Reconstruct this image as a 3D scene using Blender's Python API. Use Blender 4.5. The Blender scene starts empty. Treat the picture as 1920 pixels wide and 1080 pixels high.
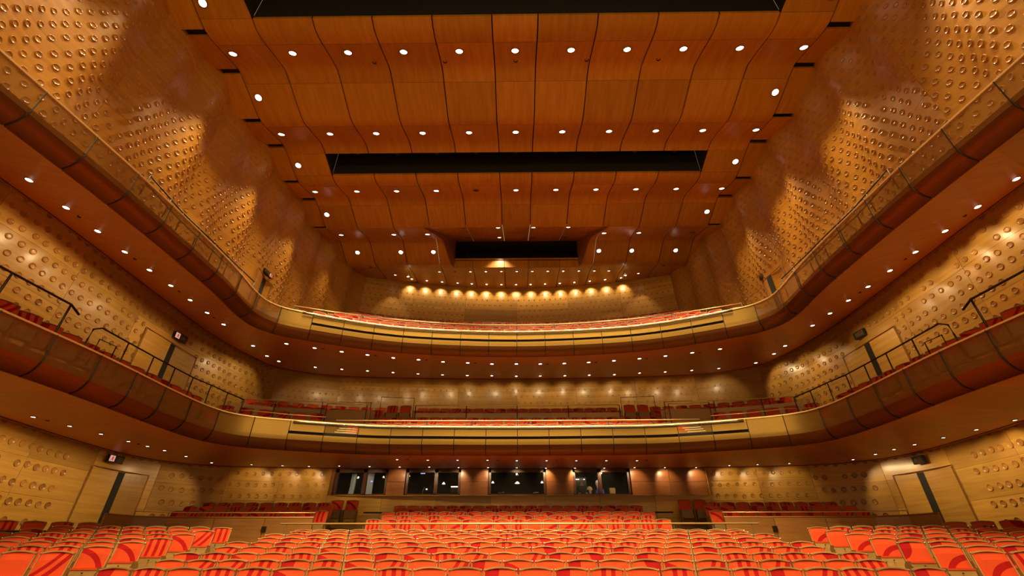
import bpy, bmesh, math, random
from mathutils import Vector, Matrix
random.seed(7)
scene = bpy.context.scene
COL = scene.collection
R = math.radians

# ---------------------------------------------------------------- camera, world, big lights, exposure
cam = bpy.data.cameras.new('camera'); camo = bpy.data.objects.new('camera', cam); COL.objects.link(camo)
cam.sensor_width = 36; cam.lens = 853.0/1920*36; cam.clip_end = 200; cam.clip_start = 0.05
camo.location = (0, 0, 0); camo.rotation_euler = (R(90+31.3), 0, R(0.67))
scene.camera = camo

world = bpy.data.worlds.new('world'); scene.world = world; world.use_nodes = True
bg = world.node_tree.nodes['Background']
bg.inputs[0].default_value = (1.0, 0.60, 0.26, 1); bg.inputs[1].default_value = 0.34

def area(name, loc, target, sx, sy, power, color):
    l = bpy.data.lights.new(name, 'AREA'); l.shape = 'RECTANGLE'; l.size = sx; l.size_y = sy
    l.energy = power; l.color = color
    o = bpy.data.objects.new(name, l); COL.objects.link(o); o.location = loc
    o.rotation_euler = (Vector(target)-Vector(loc)).to_track_quat('-Z', 'Y').to_euler()
    return o
WARM = (1.0, 0.68, 0.32)
area('added_front_fill', (0, -3.5, 9.5), (0, 14, 0.5), 14, 1.6, 520, WARM)  # added unseen light from the stage side, aimed at the seats
area('floor_bounce_fill', (0, -3.0, -1.5), (0, 9, 15), 20, 7, 550, (1.0, 0.64, 0.28))  # added lamp standing in for light thrown up off the stage floor
def unseen_front_spot(x, y):  # spots without fittings, added out of view to light the front seats
    l = bpy.data.lights.new('unseen_front_spot', 'SPOT'); l.energy = 1500; l.spot_size = R(75); l.spot_blend = .6; l.shadow_soft_size = .12; l.color = (1.0, .72, .38)
    o = bpy.data.objects.new('unseen_front_spot', l); COL.objects.link(o); o.location = (x, y, 14.3); o.rotation_euler = (R(22), 0, 0)
for k in range(6): unseen_front_spot(-7.5+3*k, 1.2)
CEIL_LAMP_W, SOFFIT_LAMP_W, WALLWASH_W = 1750, 60, 50

vs = scene.view_settings
vs.view_transform = 'Standard'; vs.look = 'None'; vs.gamma = 1; vs.use_curve_mapping = False
vs.exposure = 0.0
scene.cycles.max_bounces = 6; scene.cycles.diffuse_bounces = 3; scene.cycles.glossy_bounces = 2
scene.cycles.transparent_max_bounces = 8; scene.cycles.transmission_bounces = 2
scene.cycles.use_denoising = True; scene.cycles.use_light_tree = True
scene.cycles.sample_clamp_indirect = 3.0; scene.cycles.caustics_reflective = False; scene.cycles.caustics_refractive = False
# ---------------------------------------------------------------- plan of the hall (metres, camera eye = origin)
def catmull(P, n):
    out = []
    Q = [tuple(2*a-b for a, b in zip(P[0], P[1]))] + list(P) + [tuple(2*a-b for a, b in zip(P[-1], P[-2]))]
    for i in range(1, len(Q)-2):
        for k in range(n):
            t = k/n
            out.append(tuple(0.5*((2*b)+(c-a)*t+(2*a-5*b+4*c-d)*t*t+(3*b-a-3*c+d)*t**3)
                             for a, b, c, d in zip(Q[i-1], Q[i], Q[i+1], Q[i+2])))
    out.append(P[-1])
    return out

def full(P, n=10):
    """mirrored plan curve, from the stage end at left round the back to the stage end at right"""
    h = P[:-1]
    F_ = [(-x, y) for x, y in P] + [(x, y) for x, y in reversed(h)]
    return catmull(F_, n)

RIM1 = [(11.0,1),(10.65,6),(10.22,10),(10.15,13.2),(9.95,14.8),(9.4,15.6),(8.1,16.2),(5.4,16.95),(2.7,17.13),(0,17.2)]
WALL0 = [(14.6,1),(14.8,6),(15.0,11),(15.45,16.0),(15.3,18.9),(13.9,20.6),(11.5,21.2),(7.9,21.5),(3.9,21.6),(0,21.62)]
WALL1 = [(13.0,1),(13.1,6),(13.0,10),(13.05,14.3),(13.0,17),(12.5,19.8),(11.7,21.4),(9.3,22.45),(4.6,22.85),(0,22.95)]
RIM2 = [(10.0,0),(9.75,4),(9.3,8.2),(9.13,11.8),(9.2,13.7),(9.0,14.55),(8.2,15.2),(5.75,16.27),(3.4,16.8),(0,17.05)]
ZT1, ZT2 = 4.4, 8.24          # parapet tops
DROP = 0.97
def normals(P):
    N = []
    for i in range(len(P)):
        a = P[max(0, i-1)]; b = P[min(len(P)-1, i+1)]
        dx, dy = b[0]-a[0], b[1]-a[1]; L = math.hypot(dx, dy) or 1
        N.append((-dy/L, dx/L))          # left of the walking direction = away from the hall
    return N
def offset(P, d):
    N = normals(P)
    return [(p[0]+n[0]*d, p[1]+n[1]*d) for p, n in zip(P, N)]
# soffit: ruled between the underside edge of the fascia and the wall of the tier below
def soffit_grid(rim, wall, z0, z1, off=0.34, m=8):
    A = offset(full(rim), off); B = full(wall)
    return [[(a[0]+(b[0]-a[0])*k/m, a[1]+(b[1]-a[1])*k/m, z0+(z1-z0)*k/m) for k in range(m+1)] for a, b in zip(A, B)]
# ceiling wave
CEIL = [(-6,14.6),(-4.3,15.0),(-2.5,14.5),(-0.8,15.0),(1.0,14.5),(2.7,15.0),(4.4,14.5),(6.2,15.0),(8.05,14.47),(9.75,15.06),(11.55,14.62),(13.25,15.2),(15.0,14.78),(16.7,15.33),(18.4,14.88),(20.2,15.48),(21.8,14.93),(23.8,15.37),(26.5,15.62)]
def Z(y):
    for (a, za), (b, zb) in zip(CEIL, CEIL[1:]):
        if y <= b:
            t = max(0, (y-a)/(b-a)); s = t*t*(3-2*t)
            w = 0.35
            return za+(zb-za)*(t*(1-w)+s*w)
    return CEIL[-1][1]
def wall2y(x): return 25.65-0.0205*x*x
XS = [0.72, 2.59, 4.46, 6.33, 8.2, 9.85]
# wedge recess over the rear of the hall
REC = [(18.45, 4.75), (20.15, 4.1), (22.3, 3.68)]     # y, half width
def recx(y):
    if y <= REC[0][0] or y >= REC[-1][0]: return 0.0
    for (a, xa), (b, xb) in zip(REC, REC[1:]):
        if y <= b: return xa+(xb-xa)*(y-a)/(b-a)
RZ0, RZ1 = 14.95, 16.9
def recz(y): return RZ0+(RZ1-RZ0)*(y-REC[0][0])/(REC[-1][0]-REC[0][0])
# ---------------------------------------------------------------- mesh helpers
class MB:
    def __init__(s): s.v = []; s.f = []; s.m = []; s.uv = []
    def face(s, idx, m=0, uv=None): s.f.append(tuple(idx)); s.m.append(m); s.uv.append(uv)
    def quad(s, a, b, c, d, m=0, uv=None):
        n = len(s.v); s.v += [tuple(a), tuple(b), tuple(c), tuple(d)]; s.face((n, n+1, n+2, n+3), m, uv)
    def grid(s, G, m=0, close=False, uv=None):
        n = len(s.v); w = len(G[0])
        for r in G: s.v += [tuple(p) for p in r]
        rows = len(G)
        for i in range(rows if close else rows-1):
            for j in range(w-1):
                a = n+i*w+j; b = n+((i+1) % rows)*w+j
                s.face((a, b, b+1, a+1), m)
    def box(s, c, d, m=0, M=None, bevel=0):
        x, y, z = c; a, b, h = d[0]/2, d[1]/2, d[2]/2; n = len(s.v)
        for dz in (-h, h):
            for dx, dy in ((-a, -b), (a, -b), (a, b), (-a, b)):
                p = Vector((x+dx, y+dy, z+dz)); s.v.append(tuple(M @ p if M else p))
        for q in ((0,3,2,1),(4,5,6,7),(0,1,5,4),(1,2,6,5),(2,3,7,6),(3,0,4,7)): s.face([n+i for i in q], m)
    def tube(s, P, r, k=8, m=0, cap=True):
        P = [Vector(p) for p in P]; n0 = len(s.v)
        for i, p in enumerate(P):
            t = (P[min(i+1, len(P)-1)]-P[max(i-1, 0)]).normalized()
            up = Vector((0, 0, 1)) if abs(t.z) < 0.95 else Vector((0, 1, 0))
            a = t.cross(up).normalized(); b = a.cross(t)
            for j in range(k):
                w = 2*math.pi*j/k; s.v.append(tuple(p+a*(math.cos(w)*r)+b*(math.sin(w)*r)))
        for i in range(len(P)-1):
            for j in range(k):
                a = n0+i*k+j; b = n0+i*k+(j+1) % k
                s.face((a, b, b+k, a+k), m)
        if cap:
            s.face([n0+j for j in range(k)][::-1], m); e = n0+(len(P)-1)*k; s.face([e+j for j in range(k)], m)
    def lathe(s, prof, k=16, m=0, M=None):
        n0 = len(s.v)
        for r, z in prof:
            for j in range(k):
                w = 2*math.pi*j/k; p = Vector((r*math.cos(w), r*math.sin(w), z)); s.v.append(tuple(M @ p if M else p))
        for i in range(len(prof)-1):
            for j in range(k):
                a = n0+i*k+j; b = n0+i*k+(j+1) % k; s.face((a, b, b+k, a+k), m)
        e = n0+(len(prof)-1)*k; s.face([e+j for j in range(k)], m)
    def add(s, o, M=None, mmap=None):
        n = len(s.v); s.v += [tuple(M @ Vector(p)) if M else p for p in o.v]
        for f, m, u in zip(o.f, o.m, o.uv): s.f.append(tuple(i+n for i in f)); s.m.append(mmap[m] if mmap else m); s.uv.append(u)
    def mesh(s, name, mats, smooth=False):
        me = bpy.data.meshes.new(name); me.from_pydata(s.v, [], s.f)
        if not isinstance(mats, (list, tuple)): mats = [mats]
        for m in mats: me.materials.append(m)
        me.polygons.foreach_set('material_index', s.m)
        if any(u for u in s.uv):
            L = me.uv_layers.new(name='UVMap')
            for p, u in zip(me.polygons, s.uv):
                if u:
                    for li, c in zip(p.loop_indices, u): L.data[li].uv = c
        if smooth: me.polygons.foreach_set('use_smooth', [True]*len(me.polygons))
        me.update(); return me
    def build(s, name, mats, parent=None, smooth=False):
        return link(name, s.mesh(name, mats, smooth), parent)
def link(name, me, parent=None, M=None):
    o = bpy.data.objects.new(name, me); COL.objects.link(o)
    if parent: o.parent = parent
    if M is not None: o.matrix_world = M if not parent else M
    return o
def child(name, me, parent, M):
    """a child placed by its own local matrix"""
    o = bpy.data.objects.new(name, me); COL.objects.link(o); o.parent = parent; o.matrix_local = M; return o
def tag(o, label=None, cat=None, group=None, kind=None):
    if label: o['label'] = label
    if cat: o['category'] = cat
    if group: o['group'] = group
    if kind: o['kind'] = kind
    return o
def empty(name, loc=(0, 0, 0), rz=0, label=None, cat=None, group=None):
    o = bpy.data.objects.new(name, None); COL.objects.link(o); o.location = loc; o.rotation_euler = (0, 0, rz)
    o.empty_display_size = 0.1
    return tag(o, label, cat, group)
ORD = 'first second third fourth fifth sixth seventh eighth ninth tenth eleventh twelfth thirteenth fourteenth fifteenth sixteenth seventeenth eighteenth nineteenth twentieth twenty-first twenty-second twenty-third twenty-fourth twenty-fifth'.split()
CARD = 'zero one two three four five six seven eight nine ten eleven twelve thirteen fourteen fifteen sixteen seventeen eighteen nineteen twenty'.split()

# ---------------------------------------------------------------- materials
def nodes(name):
    m = bpy.data.materials.new(name); m.use_nodes = True
    return m, m.node_tree, m.node_tree.nodes['Principled BSDF']
def wood(name, c1, c2, scale, rough=0.38, bump=0.04, vary=0.22, coat=0.0, spec=0.5):
    m, t, b = nodes(name); N = t.nodes; L = t.links
    tc = N.new('ShaderNodeTexCoord'); mp = N.new('ShaderNodeMapping'); mp.inputs['Scale'].default_value = scale
    L.new(tc.outputs['Object'], mp.inputs[0])
    oi = N.new('ShaderNodeObjectInfo')
    ad = N.new('ShaderNodeVectorMath'); ad.operation = 'ADD'; L.new(mp.outputs[0], ad.inputs[0])
    mu = N.new('ShaderNodeMath'); mu.operation = 'MULTIPLY'; mu.inputs[1].default_value = 37; L.new(oi.outputs['Random'], mu.inputs[0])
    L.new(mu.outputs[0], ad.inputs[1])
    n1 = N.new('ShaderNodeTexNoise'); n1.inputs['Scale'].default_value = 1.0; n1.inputs['Detail'].default_value = 6; n1.inputs['Roughness'].default_value = .62
    L.new(ad.outputs[0], n1.inputs['Vector'])
    cr = N.new('ShaderNodeValToRGB'); cr.color_ramp.elements[0].position = .3; cr.color_ramp.elements[1].position = .72
    cr.color_ramp.elements[0].color = (*c1, 1); cr.color_ramp.elements[1].color = (*c2, 1)
    L.new(n1.outputs[0], cr.inputs[0])
    hv = N.new('ShaderNodeHueSaturation'); L.new(cr.outputs[0], hv.inputs['Color'])
    mr = N.new('ShaderNodeMapRange'); mr.inputs['To Min'].default_value = 1-vary; mr.inputs['To Max'].default_value = 1+vary
    L.new(oi.outputs['Random'], mr.inputs[0]); L.new(mr.outputs[0], hv.inputs['Value'])
    L.new(hv.outputs[0], b.inputs['Base Color'])
    b.inputs['Roughness'].default_value = rough; b.inputs['Specular IOR Level'].default_value = spec
    b.inputs['Coat Weight'].default_value = coat; b.inputs['Coat Roughness'].default_value = 0.2
    if bump:
        bp = N.new('ShaderNodeBump'); bp.inputs['Strength'].default_value = bump; bp.inputs['Distance'].default_value = .02
        L.new(n1.outputs[0], bp.inputs['Height']); L.new(bp.outputs[0], b.inputs['Normal'])
    return m
def plain(name, col, rough=.5, metal=0, emit=None, es=1, noise=.1, ns=30):
    m, t, b = nodes(name); N = t.nodes; L = t.links
    n1 = N.new('ShaderNodeTexNoise'); n1.inputs['Scale'].default_value = ns
    mx = N.new('ShaderNodeMix'); mx.data_type = 'RGBA'
    mx.inputs['A'].default_value = (*[c*(1-noise) for c in col], 1); mx.inputs['B'].default_value = (*[min(1, c*(1+noise)) for c in col], 1)
    L.new(n1.outputs[0], mx.inputs['Factor']); L.new(mx.outputs['Result'], b.inputs['Base Color'])
    b.inputs['Roughness'].default_value = rough; b.inputs['Metallic'].default_value = metal
    if emit: b.inputs['Emission Color'].default_value = (*emit, 1); b.inputs['Emission Strength'].default_value = es; m.cycles.emission_sampling = 'NONE'
    return m
M_WALL = wood('wall_veneer', (.47,.235,.034), (.66,.37,.07), (.5,.5,11), rough=.36, coat=.25)
M_UPWALL = wood('upper_wall_veneer', (.41,.178,.020), (.56,.275,.036), (.5,.5,9), rough=.42, coat=.05, spec=.3, vary=.08)
M_CEIL = wood('ceiling_veneer', (.41,.160,.006), (.58,.255,.013), (7,.7,1), rough=.42, coat=.15, vary=.14)
M_SOFF = wood('soffit_veneer', (.52,.145,.012), (.68,.215,.022), (.9,9,1), rough=.4, vary=.1)
M_DISC = wood('disc_veneer', (.36,.155,.026), (.52,.26,.052), (3,3,14), rough=.3, coat=.25, vary=.2)
M_PARA = wood('balcony_parapet_veneer', (.38,.20,.045), (.50,.28,.07), (.6,.6,10), rough=.42)
M_BROWN = wood('parapet_veneer', (.26,.11,.025), (.38,.17,.04), (.6,.6,10), rough=.42)
M_PAN = wood('seat_plywood', (.29,.165,.045), (.40,.24,.075), (4,4,26), rough=.42)
M_TRIM = wood('seat_rim_wood', (.27,.15,.045), (.37,.215,.072), (6,6,6), rough=.35)
M_GAP = plain('dark_gap', (.012,.008,.004), .8)
M_FLOOR = wood('floor_boards', (.10,.045,.015), (.16,.075,.025), (1,10,1), rough=.45)
M_BLACK = plain('black_recess', (.016,.012,.007), .75)
M_STEEL = plain('black_steel', (.02,.015,.01), .4, .3)
M_BRASS = plain('brass_rail', (.85,.58,.24), .35, .55)
M_SILVER = plain('polished_steel', (.75,.70,.62), .25, 1)
def fascia_mat(name, col, alpha, rough):
    m, t, b = nodes(name); N = t.nodes; L = t.links
    tc = N.new('ShaderNodeTexCoord'); mp = N.new('ShaderNodeMapping'); mp.inputs['Scale'].default_value = (1.2,1.2,16)
    L.new(tc.outputs['Object'], mp.inputs[0]); n1 = N.new('ShaderNodeTexNoise'); n1.inputs['Scale'].default_value = 2; n1.inputs['Detail'].default_value = 5
    L.new(mp.outputs[0], n1.inputs['Vector'])
    mx = N.new('ShaderNodeMix'); mx.data_type = 'RGBA'; mx.inputs['A'].default_value = (*[c*.88 for c in col], 1); mx.inputs['B'].default_value = (*[min(1,c*1.1) for c in col], 1)
    L.new(n1.outputs[0], mx.inputs['Factor']); L.new(mx.outputs['Result'], b.inputs['Base Color'])
    b.inputs['Metallic'].default_value = .85; b.inputs['Roughness'].default_value = rough; b.inputs['Alpha'].default_value = alpha
    bp = N.new('ShaderNodeBump'); bp.inputs['Strength'].default_value = .05; L.new(n1.outputs[0], bp.inputs['Height']); L.new(bp.outputs[0], b.inputs['Normal'])
    return m
M_GOLD = fascia_mat('gold_mesh', (.31,.19,.042), 1.0, .33)
M_SEETHRU = fascia_mat('gold_mesh_open', (.31,.19,.042), .45, .33)
M_STEPGLOW = plain('step_edge_glow', (1,.85,.5), .4, emit=(1,.75,.3), es=1.1)  # light caught on the step edges, put in as glow
M_BRONZE = fascia_mat('bronze_mesh', (.37,.175,.038), .66, .36)
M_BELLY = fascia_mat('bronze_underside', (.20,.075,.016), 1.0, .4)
M_LAMP = plain('lamp_glow', (1,.95,.85), .5, emit=(1,.86,.66), es=9)
M_LAMPTRIM = plain('lamp_trim', (.30,.16,.07), .3, .8)
M_HOLE = plain('unlit_lamp', (.05,.022,.008), .5)
def fabric(name, base, dark, rings):
    """woven seat cover: flat printed bands, each ring = (cx, cz, radius, half width) in metres on the backrest"""
    m, t, b = nodes(name); N = t.nodes; L = t.links
    uv = N.new('ShaderNodeUVMap'); uv.uv_map = 'UVMap'
    last = None
    for cx, cz, r, w in rings:
        d = N.new('ShaderNodeVectorMath'); d.operation = 'DISTANCE'; d.inputs[1].default_value = (cx, cz, 0); L.new(uv.outputs[0], d.inputs[0])
        s = N.new('ShaderNodeMath'); s.operation = 'SUBTRACT'; s.inputs[1].default_value = r; L.new(d.outputs['Value'], s.inputs[0])
        a = N.new('ShaderNodeMath'); a.operation = 'ABSOLUTE'; L.new(s.outputs[0], a.inputs[0])
        c = N.new('ShaderNodeMath'); c.operation = 'LESS_THAN'; c.inputs[1].default_value = w; L.new(a.outputs[0], c.inputs[0])
        if last is None: last = c
        else:
            x = N.new('ShaderNodeMath'); x.operation = 'MAXIMUM'; L.new(last.outputs[0], x.inputs[0]); L.new(c.outputs[0], x.inputs[1]); last = x
    nz = N.new('ShaderNodeTexNoise'); nz.inputs['Scale'].default_value = 60
    mx = N.new('ShaderNodeMix'); mx.data_type = 'RGBA'; mx.inputs['A'].default_value = (*base, 1); mx.inputs['B'].default_value = (*dark, 1)
    if last is not None: L.new(last.outputs[0], mx.inputs['Factor'])
    else: mx.inputs['Factor'].default_value = 0
    m2 = N.new('ShaderNodeMix'); m2.data_type = 'RGBA'; m2.blend_type = 'MULTIPLY'; m2.inputs['Factor'].default_value = .25
    L.new(mx.outputs['Result'], m2.inputs['A']); L.new(nz.outputs[0], m2.inputs['B'])
    L.new(m2.outputs['Result'], b.inputs['Base Color'])
    b.inputs['Roughness'].default_value = .85; b.inputs['Specular IOR Level'].default_value = .2; b.inputs['Sheen Weight'].default_value = .03
    b.inputs['Sheen Tint'].default_value = (1, .5, .3, 1)
    return m
OR, RD = (.64,.068,.013), (.36,.002,.002)
FAB = [fabric('fabric_plain', OR, RD, []),
       fabric('fabric_two_bands', OR, RD, [(1.2,.72,1.26,.035),(1.2,.72,1.12,.032)]),
       fabric('fabric_arc', OR, RD, [(-.30,.35,.52,.04)]),
       fabric('fabric_corner', OR, RD, [(.30,.98,.17,.16)]),
       fabric('fabric_slant', OR, RD, [(-1.0,1.5,1.35,.035),(-1.0,1.5,1.22,.03)]),
       fabric('fabric_three_bands', OR, RD, [(-1.5,.7,1.36,.03),(-1.5,.7,1.5,.034),(-1.5,.7,1.64,.03)]),
       fabric('fabric_low_arc', OR, RD, [(.25,.35,.40,.045)]),
       fabric('fabric_edge', OR, RD, [(-.32,.9,.16,.14)])]
M_ORANGE = fabric('fabric_cushion', OR, RD, [])
# ---------------------------------------------------------------- walls
class Path:
    def __init__(s, P):
        s.P = P; s.S = [0]
        for a, b in zip(P, P[1:]): s.S.append(s.S[-1]+math.hypot(b[0]-a[0], b[1]-a[1]))
        s.L = s.S[-1]; s.N = normals(P)
    def at(s, d):
        d = min(max(d, 0), s.L-1e-6); lo, hi = 0, len(s.S)-1
        while hi-lo > 1:
            m = (lo+hi)//2
            if s.S[m] <= d: lo = m
            else: hi = m
        t = (d-s.S[lo])/(s.S[lo+1]-s.S[lo]); a, b = s.P[lo], s.P[lo+1]; n1, n2 = s.N[lo], s.N[lo+1]
        n = Vector((n1[0]+(n2[0]-n1[0])*t, n1[1]+(n2[1]-n1[1])*t, 0)).normalized()
        return Vector((a[0]+(b[0]-a[0])*t, a[1]+(b[1]-a[1])*t, 0)), n      # n points out of the hall
    def near(s, x, y):
        return min(range(len(s.P)), key=lambda i: (s.P[i][0]-x)**2+(s.P[i][1]-y)**2) and s.S[min(range(len(s.P)), key=lambda i: (s.P[i][0]-x)**2+(s.P[i][1]-y)**2)]

def disc_mesh(name, r, k):
    b = MB(); h = r*.30
    b.lathe([(r*1.03, -.012), (r*1.02, h*.5), (r*.97, h*.9), (r*.90, h*.85), (r*.82, h*.42), (r*.4, h*.36), (r*.12, h*.36)], k)
    return b
DISC = {}
def disc(r):
    key = round(r, 3)
    if key not in DISC:
        b = disc_mesh('wall_disc', r, 16); DISC[key] = (b.mesh('wall_disc', M_DISC, True), disc_mesh('d', r, 8))
    return DISC[key]

class Wall:
    def __init__(s, path, mat, und=(0, 1), lean=(0, 0, 1)):
        s.p = Path(path) if not isinstance(path, Path) else path; s.mat = mat; s.und = und; s.lean = lean
    def pt(s, d, z, out=0.0):
        p, n = s.p.at(d); A, Lw = s.und
        o = A*math.sin(math.pi*d/Lw)**2 if A else 0
        o += s.lean[0]*(z-s.lean[1])/s.lean[2]
        q = p - n*(o) + n*out
        return Vector((q.x, q.y, z))
    def nrm(s, d, z):
        a = s.pt(d-.03, z); b = s.pt(d+.03, z); c = s.pt(d, z+.03)
        n = (b-a).cross(c-s.pt(d, z)).normalized()
        _, o = s.p.at(d)
        return n if n.dot(o) < 0 else -n
    def build(s, name, s0, s1, z0, z1, pw, ph, dc=None, skip=None, gap=.005, zlim=None, cut=None, rise=None):
        """cut(s,z,s2,z2) True leaves a panel out; rise(s) = foot of the wall"""
        back = MB(); n = max(4, int((s1-s0)/.8))
        bo = .07+s.und[0]*1.8
        rows = [[s.pt(s0+(s1-s0)*i/n, z, bo) for z in (z0, (z0+z1)/2, z1)] for i in range(n+1)]
        rows2 = [[s.pt(s0+(s1-s0)*i/n, z, bo+.13) for z in (z0, (z0+z1)/2, z1)] for i in range(n+1)]
        if not cut: back.grid(rows)
        back.grid(rows2)
        root = back.build(name, M_GAP); tag(root, kind='structure')
        nc = max(1, round((s1-s0)/pw)); nr = max(1, round((z1-z0)/ph))
        for i in range(nc):
            for j in range(nr):
                gap_ = .004 if s.und[0] > .1 else gap; a, b = s0+(s1-s0)*i/nc+gap_, s0+(s1-s0)*(i+1)/nc-gap_; c, d = z0+(z1-z0)*j/nr+gap*.6, z0+(z1-z0)*(j+1)/nr-gap*.6
                if cut and cut(a, c, b, d): continue
                p = MB(); nx = (16 if s.und[0] > .1 else 8) if s.und[0] else 5; nz = 4 if s.und[0] > .1 else 2
                G = [[s.pt(a+(b-a)*u/nx, c+(d-c)*v/nz) for v in range(nz+1)] for u in range(nx+1)]
                p.grid(G)
                for k, z in ((0, c), (nz, d)): p.grid([[G[u][k], s.pt(a+(b-a)*u/nx, z, .05)] for u in range(nx+1)])
                for k, q in ((0, a), (nx, b)): p.grid([G[k], [s.pt(q, c+(d-c)*v/nz, .05) for v in range(nz+1)]])
                o = p.build('wall_panel', s.mat, root, smooth=False)
                o.data.polygons.foreach_set('use_smooth', [True]*(nx*nz)+[False]*(2*nx+2*nz))
        if dc:
            r, ds, dz = dc; me, low = disc(r); found = []
            nd = int((s1-s0)/ds); k = 0; z = z0+dz*.6
            while z < z1-.1:
                off = .5*ds if k % 2 else 0
                for i in range(nd):
                    q = s0+.15+off+i*ds+random.uniform(-.02, .02)
                    if q > s1-.1 or random.random() < .03: continue
                    if zlim and z > zlim(s.pt(q, z))-.18: continue
                    if skip and skip(q, z): continue
                    found.append((q, z+random.uniform(-.02, .02)))
                z += dz; k += 1
            found.sort(key=lambda f: (s.pt(*f)).length)
            far = MB()
            for c, f in enumerate(found):
                P = s.pt(*f); nn = s.nrm(*f); zc = P.y*.854+P.z*.52
                X = Vector((0, 0, 1)).cross(nn).normalized(); Y = nn.cross(X)
                M = Matrix((X, Y, nn)).transposed().to_4x4(); M.translation = P
                rr = random.uniform(.93, 1.06); M = M @ Matrix.Diagonal((rr, rr, 1, 1))
                if c < 260 and zc > 0 and 853*2*r/zc > 10.5 and abs(P.x/zc) < 1.2 and -(P.y*-.52+P.z*.854)/zc > -.72: child('wall_disc', me, root, M)
                else: far.add(low, M)
            if far.v:
                o = far.build('small_wall_disc', M_DISC, root, True); tag(o, kind='stuff')
        return root

# stalls wall ------------------------------------------------------
w0 = Wall(full(WALL0), M_WALL)
def sx(p, x, y): return p.near(x, y)
cL, cR = sx(w0.p, -12.6, 21.0), sx(w0.p, 12.6, 21.0)
dL0, dL1 = sx(w0.p, -15.4, 17.1), sx(w0.p, -15.2, 19.7)
bL, bR = sx(w0.p, -8.35, 21.5), sx(w0.p, 8.35, 21.5)
M_ = w0.p.L
aL = sx(w0.p, -15.0, 11.0)
def doorless(d0, d1, zt): return lambda a, c, b, d: (a < d1 and b > d0 and c < zt)
s_start = sx(w0.p, -14.8, 7.0)
for nm, a, b, sgn in (('wall_left', s_start, cL, 1), ('wall_right', M_-cL, M_-s_start, -1)):
    e0, e1 = (dL0, dL1) if sgn > 0 else (M_-dL1, M_-dL0)
    w0.build(nm, a, b, -1.2, 3.9, 2.5, 1.02, (.105, .36, .51), skip=lambda q, z, e0=e0, e1=e1: e0-.75 < q < e1+.5 and z < 3.5)
w0.build('wall_back', cL, bL, 0, 3.9, 2.3, .78, (.085, .36, .45))
w0.build('wall_back', bR, M_-cL, 0, 3.9, 2.3, .78, (.085, .36, .45))
w0.build('wall_back', bL, bR, .3, 2.56, 2.4, .78, (.06, .30, 2.05))
# level one wall ---------------------------------------------------
w1 = Wall(full(WALL1), M_WALL, (.05, 2.6))
c1 = sx(w1.p, -11.9, 21.2); st = sx(w1.p, -13.1, 6.0)
e0, e1 = sx(w1.p, -13.05, 14.4), sx(w1.p, -13.0, 17.1)
for nm, a, b, f0, f1 in (('wall_left', st, c1, e0, e1), ('wall_right', w1.p.L-c1, w1.p.L-st, w1.p.L-e1, w1.p.L-e0)):
    w1.build(nm, a, b, 4.0, 8.5, 2.6, 1.1, (.085, .33, .37), skip=lambda q, z, f0=f0, f1=f1: f0 < q < f1 and z < 7.4)
w1.build('wall_back', c1, w1.p.L-c1, 4.8, 8.6, 3.0, .95, (.055, .31, .34), skip=lambda q, z: False)
# level two walls --------------------------------------------------
SIDE2 = catmull([(-10.8,-3),(-10.8,2),(-10.8,8),(-10.78,14),(-10.75,18),(-10.6,20),(-10.25,21.5),(-9.95,22.8),(-9.6,24.1)], 10)
BACK2 = [(x/2, wall2y(x/2)) for x in range(-20, 21)]
w2 = Wall(SIDE2, M_UPWALL, (.17, 1.75), (.12, 8, 7.5))
w2r = Wall([(-x, y) for x, y in reversed(SIDE2)], M_UPWALL, (.17, 1.75), (.12, 8, 7.5))
zl = lambda P: Z(P.y)
d2 = w2.p.near(-10.9, 15.6), w2.p.near(-10.9, 16.4)
w2.build('wall_left', .5, w2.p.L, 8.5, 16.0, 3.5, 2.1, (.076, .33, .295), zlim=zl, skip=lambda q, z: d2[0]-.6 < q < d2[1]+.2 and z < 10.5)
w2r.build('wall_right', 0, w2r.p.L-.5, 8.5, 16.0, 3.5, 2.1, (.076, .33, .295), zlim=zl, skip=lambda q, z: w2.p.L-d2[1]-.2 < q < w2.p.L-d2[0]+.6 and z < 10.5)
w2b = Wall(BACK2, M_WALL)
w2b.build('wall_back', .4, w2b.p.L-.4, 12.0, 15.9, 3.2, .95, (.055, .34, .40), zlim=zl)

# ---------------------------------------------------------------- ceiling
ceil = MB()
def slab(x0, x1, y0, y1, dz):
    n = max(2, int((y1-y0)/.5)); ceil.grid([[(x0, y0+(y1-y0)*i/n, Z(y0+(y1-y0)*i/n)+dz), (x1, y0+(y1-y0)*i/n, Z(y0+(y1-y0)*i/n)+dz)] for i in range(n+1)])
slab(-11.5, 11.5, -6, 5.2, .14); slab(-11.5, 11.5, 7.66, 13.64, .14); slab(-11.5, 11.5, 14.66, 18.4, .14)
slab(-11.5, -4.8, 18.4, 22.4, .14); slab(4.8, 11.5, 18.4, 22.4, .14); slab(-11.5, 11.5, 22.42, 26.4, .14)
for sg in (-1, 1):
    for a, b in ((5.2, 7.66), (13.64, 14.66)):
        x0, x1 = sorted((sg*8.2, sg*11.5)); slab(x0, x1, a, b, .14)
ceiling = ceil.build('ceiling', M_GAP); tag(ceiling, kind='structure')
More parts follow.
